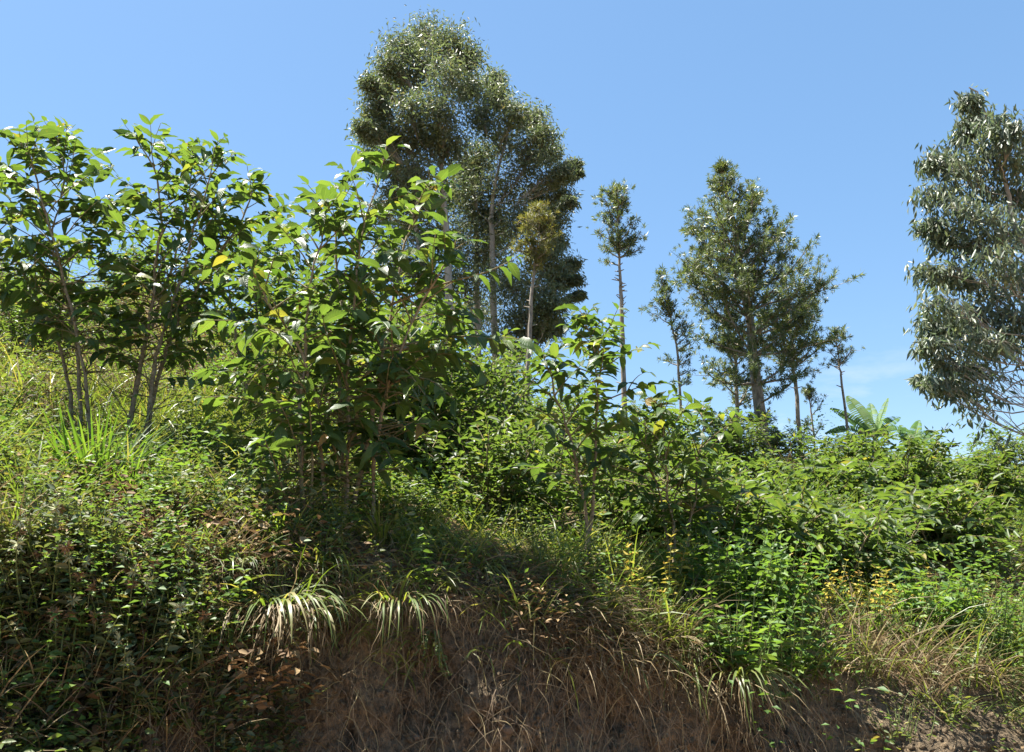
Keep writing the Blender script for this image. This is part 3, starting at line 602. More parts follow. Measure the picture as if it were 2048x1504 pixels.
# ------------------------------------------------------------------ feathery grevillea trees
def tm_sprig(n=13, w=.06):
    V, F, U = [], [], []
    for k in range(n):
        a = k * 2.4; el = R(20 + 62 * (k / n)); L = .75 + .35 * ((k * 7) % 5) / 5
        d = np.array([math.cos(a) * math.cos(el), math.sin(a) * math.cos(el), math.sin(el)]); s = nrm(np.cross(d, [0, 0, 1]) + 1e-6)
        o = np.array([0, 0, .12 * k / n]); i = len(V)
        V += [o, o + d * L * .5 - s * w + [0, 0, .05], o + d * L + [0, 0, -.22], o + d * L * .5 + s * w + [0, 0, .05]]
        F.append((i, i + 1, i + 2, i + 3)); U += [(.5, 0), (0, .5), (.5, 1), (1, .5)]
    return np.array(V), [np.array(F)], np.array(U)
SPRIG = tm_sprig()
def grevillea(label, group, trunk, y, r0, outline, nb, size, mat='grev', elev=(15, 45), stubs=0, side=3, sp=.85, upcurl=.35, tiers=0):
    """outline: (py, half width px) from the bottom of the crown to its top"""
    T = np.array([W(px, py, y) for px, py in trunk]); T[0][2] = ground(T[0][0], T[0][1]) - .15; base = T[0] + [0, 0, .15]
    P = curve(T, 30); P[1:-1] += np.cumsum(rng.normal(size=(28, 3)) * .008, 0); rad = np.linspace(r0, r0 * .1 + .004, 30)
    gt, gl, gf = Geo(), Geo(), Geo(); gt.tube(P - base, rad, 9)
    py = np.interp(np.linspace(0, 29, 30), np.linspace(0, 29, len(trunk)), [t[1] for t in trunk])
    oy = np.array([o[0] for o in outline], float); ow = np.array([o[1] for o in outline], float)
    pos, dr, sz = [], [], []
    ys = rng.uniform(oy.min(), oy.max(), nb) if not tiers else (np.repeat(np.linspace(oy.max(), oy.min(), tiers), nb // tiers) + rng.normal(size=nb // tiers * tiers) * 5); az = rng.uniform(0, 6.28)
    for yy in ys:
        i = int(np.argmin(np.abs(py - yy))); pt = P[i]; az += 2.4
        ln = np.interp(-yy, -oy, ow) * mpp(y) * rng.uniform(.72, 1.12) if oy[0] > oy[-1] else .5
        hfrac = (oy.max() - yy) / (np.ptp(oy) + 1e-6); el = R(rng.uniform(*elev) - 10 + 40 * hfrac)
        d = np.array([math.cos(az) * math.cos(el), math.sin(az) * math.cos(el), math.sin(el)]); n = 9; pp = [pt]
        lim = max(4, int(ln / .12)); 
        for j in range(n): d = nrm(d + rng.normal(size=3) * .07 + [0, 0, upcurl / n * 1.2]); pp.append(pp[-1] + d * ln / n)
        pp = np.array(pp); gl.tube(pp - base, np.linspace(min(.03, rad[i] * .4 + .006), .005, n + 1), 5)
        br = [(pp, .3)]
        for q in range(int(side * max(.5, ln))+1):
            j = rng.integers(3, n); d2 = nrm(d + rng.normal(size=3) * .8 + [0, 0, .1]); l2 = ln * rng.uniform(.2, .42)
            p2 = pp[j] + d2 * np.linspace(0, l2, 5)[:, None] + np.array([0, 0, .1 * l2]) * np.linspace(0, 1, 5)[:, None] ** 2
            gl.tube(p2 - base, np.linspace(.008, .003, 5), 3); br.append((p2, .15))
        for b, s0 in br:
            Lb = np.linalg.norm(np.diff(b, axis=0), axis=1).sum(); m = max(2, int(Lb / size * 1.5 * sp))
            for s in np.linspace(s0, 1, m):
                q = s * (len(b) - 1); k = min(int(q), len(b) - 2); x = b[k] + (b[k + 1] - b[k]) * (q - k)
                pos.append(x + rng.normal(size=3) * .04); dr.append(nrm(nrm(b[k + 1] - b[k]) * .8 + rng.normal(size=3) * .5 + [0, 0, .25])); sz.append(size * rng.uniform(.6, 1.2))
    pos, dr, sz = np.array(pos), np.array(dr), np.array(sz)
    B = basis(rand_dir(len(pos)), dr); z = dr; x = nrm(np.cross(z, rand_dir(len(pos)))); B = np.stack([x, np.cross(z, x), z], -2)
    gf.scatter(SPRIG, pos - base, B, sz)
    root = thing('grevillea_tree', label, 'tree', base, group)
    for k in range(stubs):
        i = rng.integers(3, 27); d = nrm(np.append(rng.normal(size=2), .35)); l = rng.uniform(.05, .16)
        gl.tube(P[i] + d * np.linspace(0, rad[i] + l, 3)[:, None] - base, [.016, .012, .006], 4)
    link('trunk', gt.mesh('trunk', M['grev_bark']), root); link('branches', gl.mesh('branches', M['grev_bark']), root); link('crown', gf.mesh('crown', M[mat]), root, 'stuff')
    print(label[:30], len(pos)); return root
GG = 'grevillea trees on the ridge'
grevillea('large feathery grevillea with a broad pointed crown on a stout trunk, tallest of its kind', GG,
    [(1530, 860), (1512, 730), (1495, 600), (1475, 470), (1442, 335)], 16, .135,
    [(800, 40), (760, 130), (720, 172), (660, 188), (600, 176), (540, 150), (480, 110), (420, 75), (380, 40), (345, 12)], 96, .17, sp=1.15, side=5, elev=(5, 28), tiers=12)
grevillea('tall bare pole tree with snagged stubs and a small tuft at its top', GG,
    [(1250, 800), (1243, 640), (1236, 540), (1226, 400)], 15, .06, [(535, 26), (500, 58), (460, 60), (425, 50), (400, 22)], 44, .16, stubs=46, elev=(10, 40), sp=.9)
grevillea('thin pruned tree with a yellowish tuft standing in front of the eucalyptus grove', GG,
    [(1052, 730), (1060, 640), (1068, 540), (1078, 425)], 15, .055, [(545, 20), (515, 52), (480, 54), (445, 44), (425, 18)], 50, .16, 'grev_y', stubs=16, elev=(5, 40))
grevillea('small thin grevillea at the left of the large feathery tree, its trunk pencil thin', GG,
    [(1361, 800), (1358, 720), (1345, 640), (1325, 550)], 17, .035, [(745, 22), (710, 45), (650, 46), (600, 40), (560, 18)], 34, .17)
grevillea('thin grevillea with pale trunk just left of the large feathery tree\'s stout trunk', GG,
    [(1472, 840), (1470, 760), (1468, 690), (1465, 620)], 18.5, .06, [(820, 60), (790, 70), (740, 55), (680, 40), (640, 20)], 40, .18, stubs=12)
grevillea('grevillea right of the stout trunk of the large feathery tree, its spotted trunk mostly bare', GG,
    [(1600, 850), (1594, 780), (1585, 700), (1580, 590)], 18, .06, [(755, 70), (720, 80), (680, 82), (640, 70), (600, 30)], 46, .18, stubs=14)
grevillea('nearly leafless grevillea pole behind the banana plant with a few sparse twigs', GG,
    [(1692, 850), (1686, 780), (1680, 720), (1672, 665)], 17.5, .035, [(760, 40), (720, 38), (690, 24), (665, 8)], 16, .13, stubs=16, sp=.55)
grevillea('little bushy grevillea between the spotted trunk and the banana plant', GG,
    [(1625, 860), (1623, 830), (1618, 790)], 18.5, .03, [(845, 42), (820, 34), (795, 10)], 22, .12, elev=(30, 60), sp=.7)

# ------------------------------------------------------------------ banana plants
def banana_leaf(a, tip, width, up, torn=.38, arch=.12):
    L = np.linalg.norm(tip - a); n = 22; mid = (a + tip) / 2 + np.array([0, 0, arch * L]); C = curve([a, mid, tip], n)
    g = Geo(); T = nrm(np.gradient(C, axis=0)); S = nrm(np.cross(T, up)); N = np.cross(S, T)
    g.tube(C, np.linspace(.022, .004, n), 5)
    for sg in (-1, 1):
        dz = 0.0
        for i in range(2, n - 1):
            if rng.random() < torn: dz = rng.uniform(-.10, .06)
            t0, t1 = i / (n - 1), (i + 1) / (n - 1)
            w0, w1 = [width * .5 * math.sin(math.pi * min(1, max(0, (t - .06) / .96)) ** .8) ** .55 for t in (t0, t1)]
            gap = .012 if rng.random() < torn * .8 else 0
            p0, p1 = C[i] + T[i] * gap, C[i + 1] - T[i] * gap
            k0 = N[i] * (.22 * w0 + dz * w0) ; k1 = N[i] * (.22 * w1 + dz * w1); back = -T[i] * w0 * .12
            g.add([p0, p1, p1 + sg * S[i + 1] * w1 * .55 + k1 * .8 + back * .5, p0 + sg * S[i] * w0 * .55 + k0 * .8 + back * .5, p1 + sg * S[i + 1] * w1 + k1 * .6 + back, p0 + sg * S[i] * w0 + k0 * .6 + back],
                  [[(0, 1, 2, 3), (3, 2, 4, 5)]], [(.5, t0), (.5, t1), (.75, t1), (.75, t0), (1, t1), (1, t0)])
    return g
def banana(label, px, y, crown_py, leaves, dead=()):
    b = foot(px, y); c = W(px, crown_py, y); root = thing('banana_plant', label, 'banana plant', b, 'banana plants on the ridge')
    g = Geo(); g.tube(curve([b - b, (c - b) * .5 + [.02, 0, 0], c - b + [0, 0, .15]], 12), np.linspace(.12, .05, 12), 9); link('stem', g.mesh('stem', M['green_stem']), root)
    for tx, ty, dy, wd, upv, arch in leaves:
        tip = W(tx, ty, y + dy); gg = banana_leaf(c, tip, wd, np.array(upv, float), arch=arch)
        for q in gg.v: q -= b
        link('leaf', gg.mesh('leaf', M['banana']), root)
    for tx, ty, dy in dead:
        gg = banana_leaf(c, W(tx, ty, y + dy), .2, np.array([0, -1., .3]), .5, .25)
        for q in gg.v: q -= b
        o = link('leaf', gg.mesh('leaf', M['dead']), root); o['label'] = 'dead brown hanging leaf'
banana('banana plant with tall upright torn leaves on the skyline', 1750, 18, 874,
    [(1660, 816, .3, .30, (-.3, -.7, .8), .05), (1694, 792, .7, .36, (-.4, -.8, .4), .03), (1776, 796, .4, .22, (-.9, -.5, .4), .02), (1800, 834, .2, .30, (.3, -.7, .8), .08), (1740, 806, .6, .30, (-.4, -.8, .4), .02), (1832, 868, -.1, .32, (.2, -.8, .9), .14), (1650, 868, -.2, .28, (-.2, -.8, .9), .12)], [(1690, 905, -.2)])
banana('smaller banana plant half sunk in the bushes, with a brown dead leaf', 1822, 18, 898,
    [(1838, 840, .5, .27, (-.3, -.8, .5), .03), (1874, 862, .3, .28, (.2, -.8, .8), .08), (1800, 850, .4, .26, (-.3, -.8, .5), .05), (1892, 892, 0, .28, (.2, -.8, .9), .14), (1850, 870, -.2, .24, (0, -.8, .9), .1)], [(1850, 935, -.4), (1832, 940, -.5)])

# ------------------------------------------------------------------ grass tufts and weeds
def blades(g, p, n, L, w, spread, droop, lean=(0, 0, 0), seg=6, base_r=.05, mess=.035):
    lean = np.asarray(lean, float)
    for k in range(n):
        a = rng.uniform(0, 6.28); l = L * rng.uniform(.45, 1.1); d = nrm(np.array([math.cos(a) * spread, math.sin(a) * spread, 1.0]) * [rng.uniform(.2, 1.2)] + lean * rng.uniform(.4, 1.3) + [0, 0, .2])
        q = np.array(p) + np.array([math.cos(a), math.sin(a), 0]) * base_r * rng.random(); pts = [q]; dd = [d]
        dk = droop * rng.uniform(.4, 1.5)
        for j in range(seg): d = nrm(d + np.array([0, 0, -dk / seg]) + rng.normal(size=3) * mess); pts.append(pts[-1] + d * l / seg); dd.append(d)
        pts = np.array(pts); S = nrm(np.cross(np.array(dd), [math.sin(a) * .3, -math.cos(a) * .3, 1.0]) + rng.normal(size=3) * .15)
        ww = w * rng.uniform(.6, 1.2) * np.array([.55] + [1 - .93 * (j / seg) ** 1.8 for j in range(1, seg + 1)]) * .5
        v = np.concatenate([pts - S * ww[:, None], pts + S * ww[:, None]]); m = seg + 1; i = np.arange(seg)
        g.add(v, [np.stack([i, i + 1, i + 1 + m, i + m], -1)], np.stack([np.repeat([0, 1], m), np.tile(np.linspace(0, 1, m), 2)], -1))
def tuft(label, px, py, n, L, w, mat='grass', spread=.5, droop=1.2, lean=(0, 0, 0), cat='grass tuft', own=0, dry=0, group='grass tufts along the bank top', br=.13):
    p, nn = hit(px, py); p = p + nn * (.12 if abs(nn[2]) < .75 else 0.0) * (1 if nn[1] < 0 else -1); root = thing('grass_tuft', label, cat, p, group)
    for k in range(own):               # the broadest blades are pieces of their own
        g = Geo(); blades(g, (0, 0, 0), 1, L * 1.05, w * 1.25, spread, droop, lean, 7, br); link('blade', g.mesh('blade', M[mat]), root)
    g = Geo(); blades(g, (0, 0, 0), n, L, w, spread, droop, lean, 6, br); link('blades', g.mesh('blades', M[mat]), root, 'stuff')
    if dry:
        g = Geo(); blades(g, (0, -.02, -.02), dry // 2, L * .9, w * .45, spread * .9, droop * .6, np.array(lean) + [0, -.25, -1.3], 7, br * 1.1, .17); blades(g, (0, 0, 0), dry // 2, L * .8, w * .55, spread * 1.3, droop * 1.3, np.array(lean) + [0, -.2, -.3], 7, br, .2); link('dry_blades', g.mesh('dry_blades', M['straw']), root, 'stuff')
tuft('bright green broad bladed grass tuft below the two left coffee trees', 190, 985, 90, .46, .017, 'grass_bright', .5, .9, own=26, dry=30, br=.16)
tuft('bright grass tuft beside the broad bladed one, at its right', 265, 1010, 44, .36, .012, 'grass_bright', .6, 1.1, own=8, dry=14)
tuft('grass tuft at the left edge with long blades reaching into the picture', 18, 900, 30, .5, .018, 'grass_bright', .6, 1.2, (.5, 0, .1), own=14)
tuft('drooping grass clump hanging over the bank edge with a skirt of dead straw', 505, 1225, 60, .34, .013, 'grass', .75, 2.4, (0, -.45, 0), own=16, dry=220, br=.24)
tuft('long bladed grass curving down the bank right of the straw skirted clump', 600, 1255, 8, .34, .014, 'grass', .5, 2.2, (.5, -.4, .2), own=8)
tuft('grass tuft under the large middle coffee tree, left of its stems', 560, 1075, 60, .30, .011, 'grass', .6, 1.2, own=10, dry=20, br=.12)
tuft('grass tuft under the large middle coffee tree, right of its stems', 765, 1090, 50, .30, .011, 'grass', .6, 1.3, own=8, dry=18, br=.1)
tuft('grass tuft on the bank edge above the hanging green weed', 860, 1165, 36, .26, .010, 'grass', .7, 1.9, (0, -.3, 0), own=10, dry=30)
tuft('grass tuft hanging below the bank edge left of the hanging green weed', 790, 1215, 26, .30, .010, 'grass', .6, 2.4, (.1, -.4, -.1), own=8, dry=60, br=.2)
tuft('thin grass tuft at the shaded bank edge between the middle tree and the slender one', 960, 1140, 40, .28, .009, 'grass', .7, 1.8, (.2, -.3, 0), own=8, dry=40)
tuft('thick grass clump in the dark corner under the bright green weed clump', 1400, 1290, 46, .34, .013, 'grass', .6, 2.4, (0, -.4, 0), own=10, dry=110, br=.12)
tuft('drooping grass below the bright green weeds, reaching over bare soil', 1475, 1375, 40, .36, .012, 'grass', .6, 2.6, (.1, -.4, -.1), own=8, dry=80, br=.1)
tuft('pale dry grass clump at the right edge bending down to the right', 1985, 1360, 16, .45, .008, 'grass', .6, 1.8, (.6, -.2, 0), own=0, dry=120, br=.1)
tuft('grass tuft among the dry stems below the left coffee trees', 400, 1010, 60, .28, .010, 'grass', .6, 1.3, own=6, dry=40, br=.14)
tuft('grass tuft at the bank edge above the straw skirted clump', 455, 1130, 60, .26, .009, 'grass', .7, 1.8, (0, -.25, 0), own=6, dry=60, br=.12)
tuft('yellowing grass tuft above the long curving blade', 640, 1130, 60, .28, .009, 'grass', .7, 1.8, (0, -.25, 0), own=6, dry=60, br=.12)

def herb_geo(gs, gl, ends, n, h, leaf, spread, lean=(0, 0, 0), tm=HERBL, pair=.05, pos0=.2, br=.08, wiggle=.05):
    pos, dr, up, sz = [], [], [], []; lean = np.asarray(lean, float)
    for k in range(n):
        a = rng.uniform(0, 6.28); l = h * rng.uniform(.55, 1.05); d = nrm(np.array([math.cos(a) * spread, math.sin(a) * spread, 1]) * [rng.uniform(.3, 1.2), rng.uniform(.3, 1.2), 1] + lean)
        q = np.array([math.cos(a), math.sin(a), 0]) * br * rng.random(); pts = [q]; m = 8
        for j in range(m): d = nrm(d + rng.normal(size=3) * wiggle + [0, 0, .04]); pts.append(pts[-1] + d * l / m)
        pts = np.array(pts); gs.tube(pts, np.linspace(.0032, .0012, m + 1) * (1 + h), 4); az = rng.uniform(0, 6.28); ends.append((pts[-1], d))
        nn = int(l / pair)
        for s in np.linspace(pos0, 1, max(2, nn)):
            c = s * m; i = min(int(c), m - 1); x = pts[i] + (pts[i + 1] - pts[i]) * (c - i); az += 1.57
            for sg in (0, math.pi):
                pos.append(x); dr.append([math.cos(az + sg), math.sin(az + sg), rng.uniform(-.2, .6) + (.6 if s > .92 else 0)]); up.append(np.array([0, 0, 1]) + rng.normal(size=3) * .35); sz.append(leaf * rng.uniform(.6, 1.15) * (1.15 - .55 * s))
    gl.scatter(tm, np.array(pos), basis(nrm(np.array(dr)), np.array(up)), np.array(sz))
def herb(label, px, py, n, h, leaf, mat, spread=.5, lean=(0, 0, 0), heads=0, name='weed', cat='weed', group=None, tm=HERBL, pair=.05, pos0=.2, br=.08, wiggle=.05, at=None):
    p = hit(px, py)[0] if at is None else at
    root = thing(name, label, cat, p, group); gl, ends = Geo(), []
    for q in range(n if n <= 5 else 1):
        gs = Geo(); herb_geo(gs, gl, ends, 1 if n <= 5 else n, h, leaf, spread, lean, tm, pair, pos0, br, wiggle)
        link('stem' if n <= 5 else 'stems', gs.mesh('stem', M['green_stem']), root)
    link('leaves', gl.mesh('leaves', M[mat]), root, 'stuff')
    for k in range(min(heads, len(ends))):     # spiky whorls stacked below the tip
        e, d = ends[k]
        for q in range(rng.integers(1, 3)):
            g = Geo(); m = 26; dd = rand_dir(m); c = e - d * q * .055
            g.scatter(tm_dia(.3, .1), np.repeat(c[None], m, 0), basis(dd, rand_dir(m)), rng.uniform(.020, .036, m)); link('flower_head', g.mesh('flower_head', M['seed' if (k + q) % 2 else 'whorl']), root)
HG = 'woolly weeds with dried flower heads on the left bank'
for px, py, h, hd, lab in [
    (130, 1190, .26, 3, 'woolly weed with a pale star shaped top, uppermost on the left bank'),
    (195, 1130, .24, 2, 'tall woolly weed in the shadowed hollow under the bright grass tuft'),
    (300, 1210, .26, 3, 'woolly weed with brown heads right of the shadowed hollow'),
    (345, 1260, .24, 3, 'woolly weed with brown whorls left of the straw skirted grass clump'),
    (60, 1230, .24, 2, 'woolly weed at the left edge of the bank in half shade'),
    (235, 1290, .24, 3, 'woolly weed in the middle of the left bank with two brown heads'),
    (160, 1330, .24, 3, 'woolly weed with pale yellow whorls on the sunny part of the left bank'),
    (290, 1330, .24, 2, 'woolly weed with curled tan leaves, lower middle of the left bank'),
    (380, 1340, .22, 2, 'woolly weed beside the hanging roots at the right of the left bank'),
    (215, 1400, .22, 2, 'woolly weed with round tan leaves low on the left bank'),
    (90, 1340, .22, 2, 'shaded woolly weed near the left edge, halfway down the bank'),
    (300, 1420, .2, 1, 'woolly weed with one round pale leaf, lowest on the left bank'),
    (40, 1130, .24, 1, 'dark woolly weed at the left edge just below the long grass blades'),
    (420, 1240, .2, 1, 'small woolly weed touching the straw skirted grass clump')]:
    herb(lab, px, py, 9, h * 1.3, .068, 'herb_grey', .6, (0, -.4, 0), hd + 1, 'weed', 'weed', HG, pair=.032, br=.1, pos0=.08)
for px, py, h, lab in [(20, 1420, .25, 'dark leafy weed in the bottom left corner'), (110, 1460, .25, 'dark leafy weed at the bottom of the left bank'), (230, 1480, .22, 'leafy weed at the bottom edge below the round tan leaves'), (380, 1460, .2, 'leafy weed at the bottom edge beside the bare soil')]:
    herb(lab, px, py, 11, h * 1.2, .06, 'herb', .7, (0, -.45, 0), 0, pair=.035, group='dark weeds at the foot of the left bank')
WG = 'bright green weeds on the right bank'
for px, py, n, h, lf, lab in [
    (1440, 1262, 40, .66, .105, 'tall bright green weed clump at the bank edge, left part'), (1515, 1285, 42, .66, .105, 'tall bright green weed clump at the bank edge, right part'),
    (1470, 1345, 30, .46, .09, 'bright green weeds hanging below the tall clump over shaded soil'), (1565, 1350, 30, .42, .08, 'green weed spilling down to the right of the tall clump'),
    (1870, 1280, 40, .5, .11, 'rounded bright green bush on the right below the dark hollow'), (1985, 1290, 34, .48, .06, 'fine leaved green weed by the right edge under the hollow'),
    (2040, 1340, 30, .5, .06, 'fine leaved green weed cut by the right edge'), (1740, 1270, 18, .34, .07, 'green weed below the yellow flowering plants'),
    (1650, 1250, 14, .30, .05, 'thin green weed between the tall clump and the yellow flowering plants'), (1920, 1330, 18, .30, .045, 'fine green weed right of the dry tangle'),
    (1800, 1470, 20, .22, .035, 'low fine weed on the sandy slope in the bottom right')]:
    herb(lab, px, py, n, h, lf, 'herb_bright' if lf > .05 else 'herb', .55, (0, -.15, 0), 0, group=WG, pair=.05, br=.22)
herb('leafy weed hanging down the bare bank below the middle of the picture', 865, 1260, 14, .26, .035, 'herb', .35, (0, -.6, -1.7), 0, pair=.03, br=.1)
herb('small weed with arrow shaped leaves on the bank edge between the two young coffee trees', 1205, 1245, 5, .22, .06, 'herb_bright', .5, (0, -.3, 0), 0)
herb('weed with pale rounded leaves on the shaded soil below the tall bright clump', 1545, 1400, 5, .2, .07, 'herb_bright', .6, (0, -.5, -.2), 0)
herb('yellowing leafy plant beneath the large middle coffee tree', 745, 1085, 3, .2, .06, 'yellow', .4)
for px, py, lab in [(1320, 1190, 'yellow leaved plant at the foot of the bushy coffee tree stems'), (1295, 1180, 'yellow leaved plant left of the bushy coffee tree stems'), (1640, 1205, 'yellow leaved plant left of the yellow flowering group'), (1700, 1215, 'yellow leaved plant in the middle of the right slope'), (1735, 1220, 'yellow leaved plant beside the rounded bright green bush'), (1790, 1225, 'low yellow leaved plant just left of the rounded bright green bush')]:
    herb(lab, px, py + 30, 12, .42, .066, 'yellow', .6, (0, -.15, 0), 0, 'yellow_plant', 'plant', 'yellow leaved plants', br=.2, pos0=.35)
for px, py, lab in [(115, 850, 'weed with a flat tan flower head, left of a pair under the left coffee tree'), (140, 860, 'weed with a flat tan flower head, right of a pair under the left coffee tree')]:
    herb(lab, px, py, 4, .34, .04, 'herb', .25, (0, 0, 0), 3, group='tan headed weeds')

# ------------------------------------------------------------------ ground cover (nobody could count it)
def cover(name, mat, n, wf, tm, leaf, per, height, flat=.35, near=(.8, 1.7)):
    p, nn, u, t, d = sample(n, wf); k = np.repeat(np.arange(n), per); m = len(k); sc = np.interp(d, [3, 14], near)[k]
    off = rng.normal(size=(m, 3)) * [.05, .05, 0] * sc[:, None]; h = rng.random(m) ** .8 * height * sc * (.25 + 3.0 * vnoise(p * [1.9, 1.9, 1.9] + 5 + leaf * 500) ** 2.2)[k]
    upv = nrm(nn * .7 + [0, 0, .9]); pos = p[k] + off + upv[k] * h[:, None]
    dr = rand_dir(m); dr[:, 2] = np.abs(dr[:, 2]) * flat - .15; up = np.array([0, 0, 1.0]) + rng.normal(size=(m, 3)) * .5
    lm = (.45 + 1.3 * vnoise(p * 1.3 + 200))[k]; g = Geo(); g.scatter(tm, pos, basis(nrm(dr), up), leaf * sc * lm * rng.uniform(.5, 1.3, m)); link(name, g.mesh(name, M[mat]), None, 'stuff')
def gcover(name, mat, n, wf, L, w, per, spread, droop, lean=(0, 0, 0)):
    """many grass blades at once, on numpy"""
    p, nn, u, t, d = sample(n, wf); k = np.repeat(np.arange(n), per); m = len(k); sc = np.interp(d, [3, 14], [.8, 1.9])[k]
    a = rng.uniform(0, 6.28, m); l = L * sc * rng.uniform(.4, 1.2, m) * (.5 + vnoise(p * 1.3 + 50))[k]
    dd = nrm(np.stack([np.cos(a) * spread, np.sin(a) * spread, np.ones(m)], -1) * rng.uniform(.3, 1.2, (m, 1)) + np.asarray(lean) + [0, 0, .15]); seg = 4
    q = p[k] + rng.normal(size=(m, 3)) * [.04, .04, 0] * sc[:, None]; pts = [q]; ds = [dd]; dk = (droop * rng.uniform(.4, 1.5, (m, 1)))
    for j in range(seg): dd = nrm(dd + np.array([0, 0, -1.0]) * dk / seg); pts.append(pts[-1] + dd * (l / seg)[:, None]); ds.append(dd)
    pts = np.stack(pts, 1); ds = np.stack(ds, 1); S = nrm(np.cross(ds, rand_dir(m)[:, None]))
    ww = (w * sc * rng.uniform(.6, 1.3, m))[:, None] * np.array([.7, 1, .85, .6, .08])[None] * .5
    v = np.concatenate([pts - S * ww[..., None], pts + S * ww[..., None]], 1)
    i = np.arange(seg); f = np.stack([i, i + 1, i + 1 + seg + 1, i + seg + 1], -1); F = (f[None] + (np.arange(m) * 2 * (seg + 1))[:, None, None]).reshape(-1, 4)
    g = Geo(); g.add(v.reshape(-1, 3), [F], np.tile(np.stack([np.repeat([0, 1], seg + 1), np.tile(np.linspace(0, 1, seg + 1), 2)], -1), (m, 1))); link(name, g.mesh(name, M[mat]), None, 'stuff')
def dfall(d): return 1 / np.maximum(d, 2.5) ** 1.5
def veg_w(u, t, d, c):                # green cover: hill top everywhere, the bank only at the left and right
    onb = np.clip((t - 1.75) / .35, 0, 1); left = np.clip((-.26 - u) / .08, 0, 1) * (t > .2); right = np.clip((u - .27) / .08, 0, 1) * np.clip((t - .55) / .3, 0, 1) * .8
    patch = .25 + 1.5 * np.clip(fbm(c * .9 + 40, 3) + .5, 0, 1) ** 2
    holes = np.where(t < 1.9, np.clip(fbm(c * [2.2, 2.2, 2.2] + 140, 3) * 4 + .75, .03, 1), 1)
    return dfall(d) * np.maximum(onb, np.maximum(left, right)) * patch * holes * (t < 7.6)
def vw(seed, k=3.0): return lambda u, t, d, c: veg_w(u, t, d, c) * (.12 + np.clip(fbm(c * 1.1 + seed, 3) * k + .3, 0, 1.4))
def dry_w(u, t, d, c):
    patch = np.clip(fbm(c * [.8, .8, .8] + 70, 3) * 2 + .25, .05, 1)
    edge = np.exp(-((t - 2.2) / .5) ** 2) * 1.1
    return dfall(d) * np.clip((t - 1.8) / .3, 0, 1) * (patch + edge) * (t < 7)
cover('ground_cover', 'herb', 11500, vw(11, 4), HERBL, .034, 16, .24)
cover('ground_cover', 'herb_bright', 6500, vw(37), SMALL, .036, 16, .30)
cover('ground_cover', 'herb_grey', 2600, lambda u, t, d, c: veg_w(u, t, d, c) * (.15 + (u < -.25) * (t < 3)), HERBL, .034, 14, .18)
gcover('grass', 'grass', 19000, lambda u, t, d, c: vw(63)(u, t, d, c) * (t > 1.6), .20, .0055, 9, .7, 1.3)
gcover('dry_grass', 'straw', 7500, dry_w, .20, .0045, 8, 1.1, 1.8)
def undergrowth(n, mat, wf, h, leaf, tm):
    p, nn, u, t, d = sample(n, wf); sc = np.interp(d, [3, 14], [.8, 1.5]) * rng.uniform(.5, 1.3, n); up0 = nrm(nn * .45 + [0, 0, 1] + rng.normal(size=(n, 3)) * .25)
    K = 10; g = Geo(); pos, dr, up, sz = [], [], [], []
    for j in range(K):
        f = .15 + .85 * j / (K - 1); a = j * 1.57 + rng.uniform(0, 6.28, n) * .3
        for sg in (0, math.pi):
            pos.append(p + up0 * (h * sc * f)[:, None]); dr.append(np.stack([np.cos(a + sg), np.sin(a + sg), rng.uniform(-.3, .5, n) + .5 * (j == K - 1)], -1)); up.append(np.array([0, 0, 1]) + rng.normal(size=(n, 3)) * .35); sz.append(leaf * sc * (1.15 - .6 * f) * rng.uniform(.7, 1.2, n))
    g.scatter(tm, np.vstack(pos), basis(nrm(np.vstack(dr)), np.vstack(up)), np.concatenate(sz)); link('undergrowth', g.mesh('undergrowth', M[mat]), None, 'stuff')
uw = lambda u, t, d, c: veg_w(u, t, d, c) * (.1 + np.clip(fbm(c * 1.4 + 90, 3) * 3, 0, 1)) * (t > 1.2)
undergrowth(1500, 'herb', uw, .30, .055, HERBL); undergrowth(900, 'herb_bright', uw, .34, .06, HERBL); undergrowth(500, 'herb_grey', lambda u, t, d, c: veg_w(u, t, d, c) * (u < -.2) * (t < 4), .30, .055, HERBL)
gcover('arching_grass', 'grass', 420, lambda u, t, d, c: dfall(d) * np.exp(-((t - 1.9) / .3) ** 2) * (u < .35) * (.08 + (u < -.12)), .36, .009, 9, .8, 2.2, (.1, -.55, 0))
gcover('arching_dry_grass', 'straw', 120, lambda u, t, d, c: dfall(d) * np.exp(-((t - 1.9) / .35) ** 2) * (u < .4), .34, .006, 12, .9, 2.6, (.1, -.6, -.1))
gcover('tall_grass', 'grass', 1500, lambda u, t, d, c: veg_w(u, t, d, c) * (t > 1.8) * (t < 5.5), .38, .008, 16, .5, 1.1)
gcover('tall_dry_grass', 'straw', 900, lambda u, t, d, c: veg_w(u, t, d, c) * (t > 1.8) * (t < 6) * np.clip(fbm(c + 20, 2) * 3, 0, 1), .36, .006, 20, .6, 1.2)
SPOTS = np.array([hit(*q)[0] for q in [(60, 715), (420, 745), (330, 690), (1950, 1090), (1890, 1190), (2000, 1180), (1180, 1225), (300, 1070)]])
near = lambda u, t, d, c: dfall(d) * sum(np.exp(-np.sum((c - q) ** 2, 1) / .35) for q in SPOTS) * (t > 1.6)
gcover('matted_straw', 'straw', 800, near, .30, .006, 14, 1.2, 1.7)
cover('leaf_litter', 'litter', 700, near, HERBL, .04, 8, .16)
cover('leaf_litter', 'litter', 5000, lambda u, t, d, c: dry_w(u, t, d, c), HERBL, .035, 6, .05)

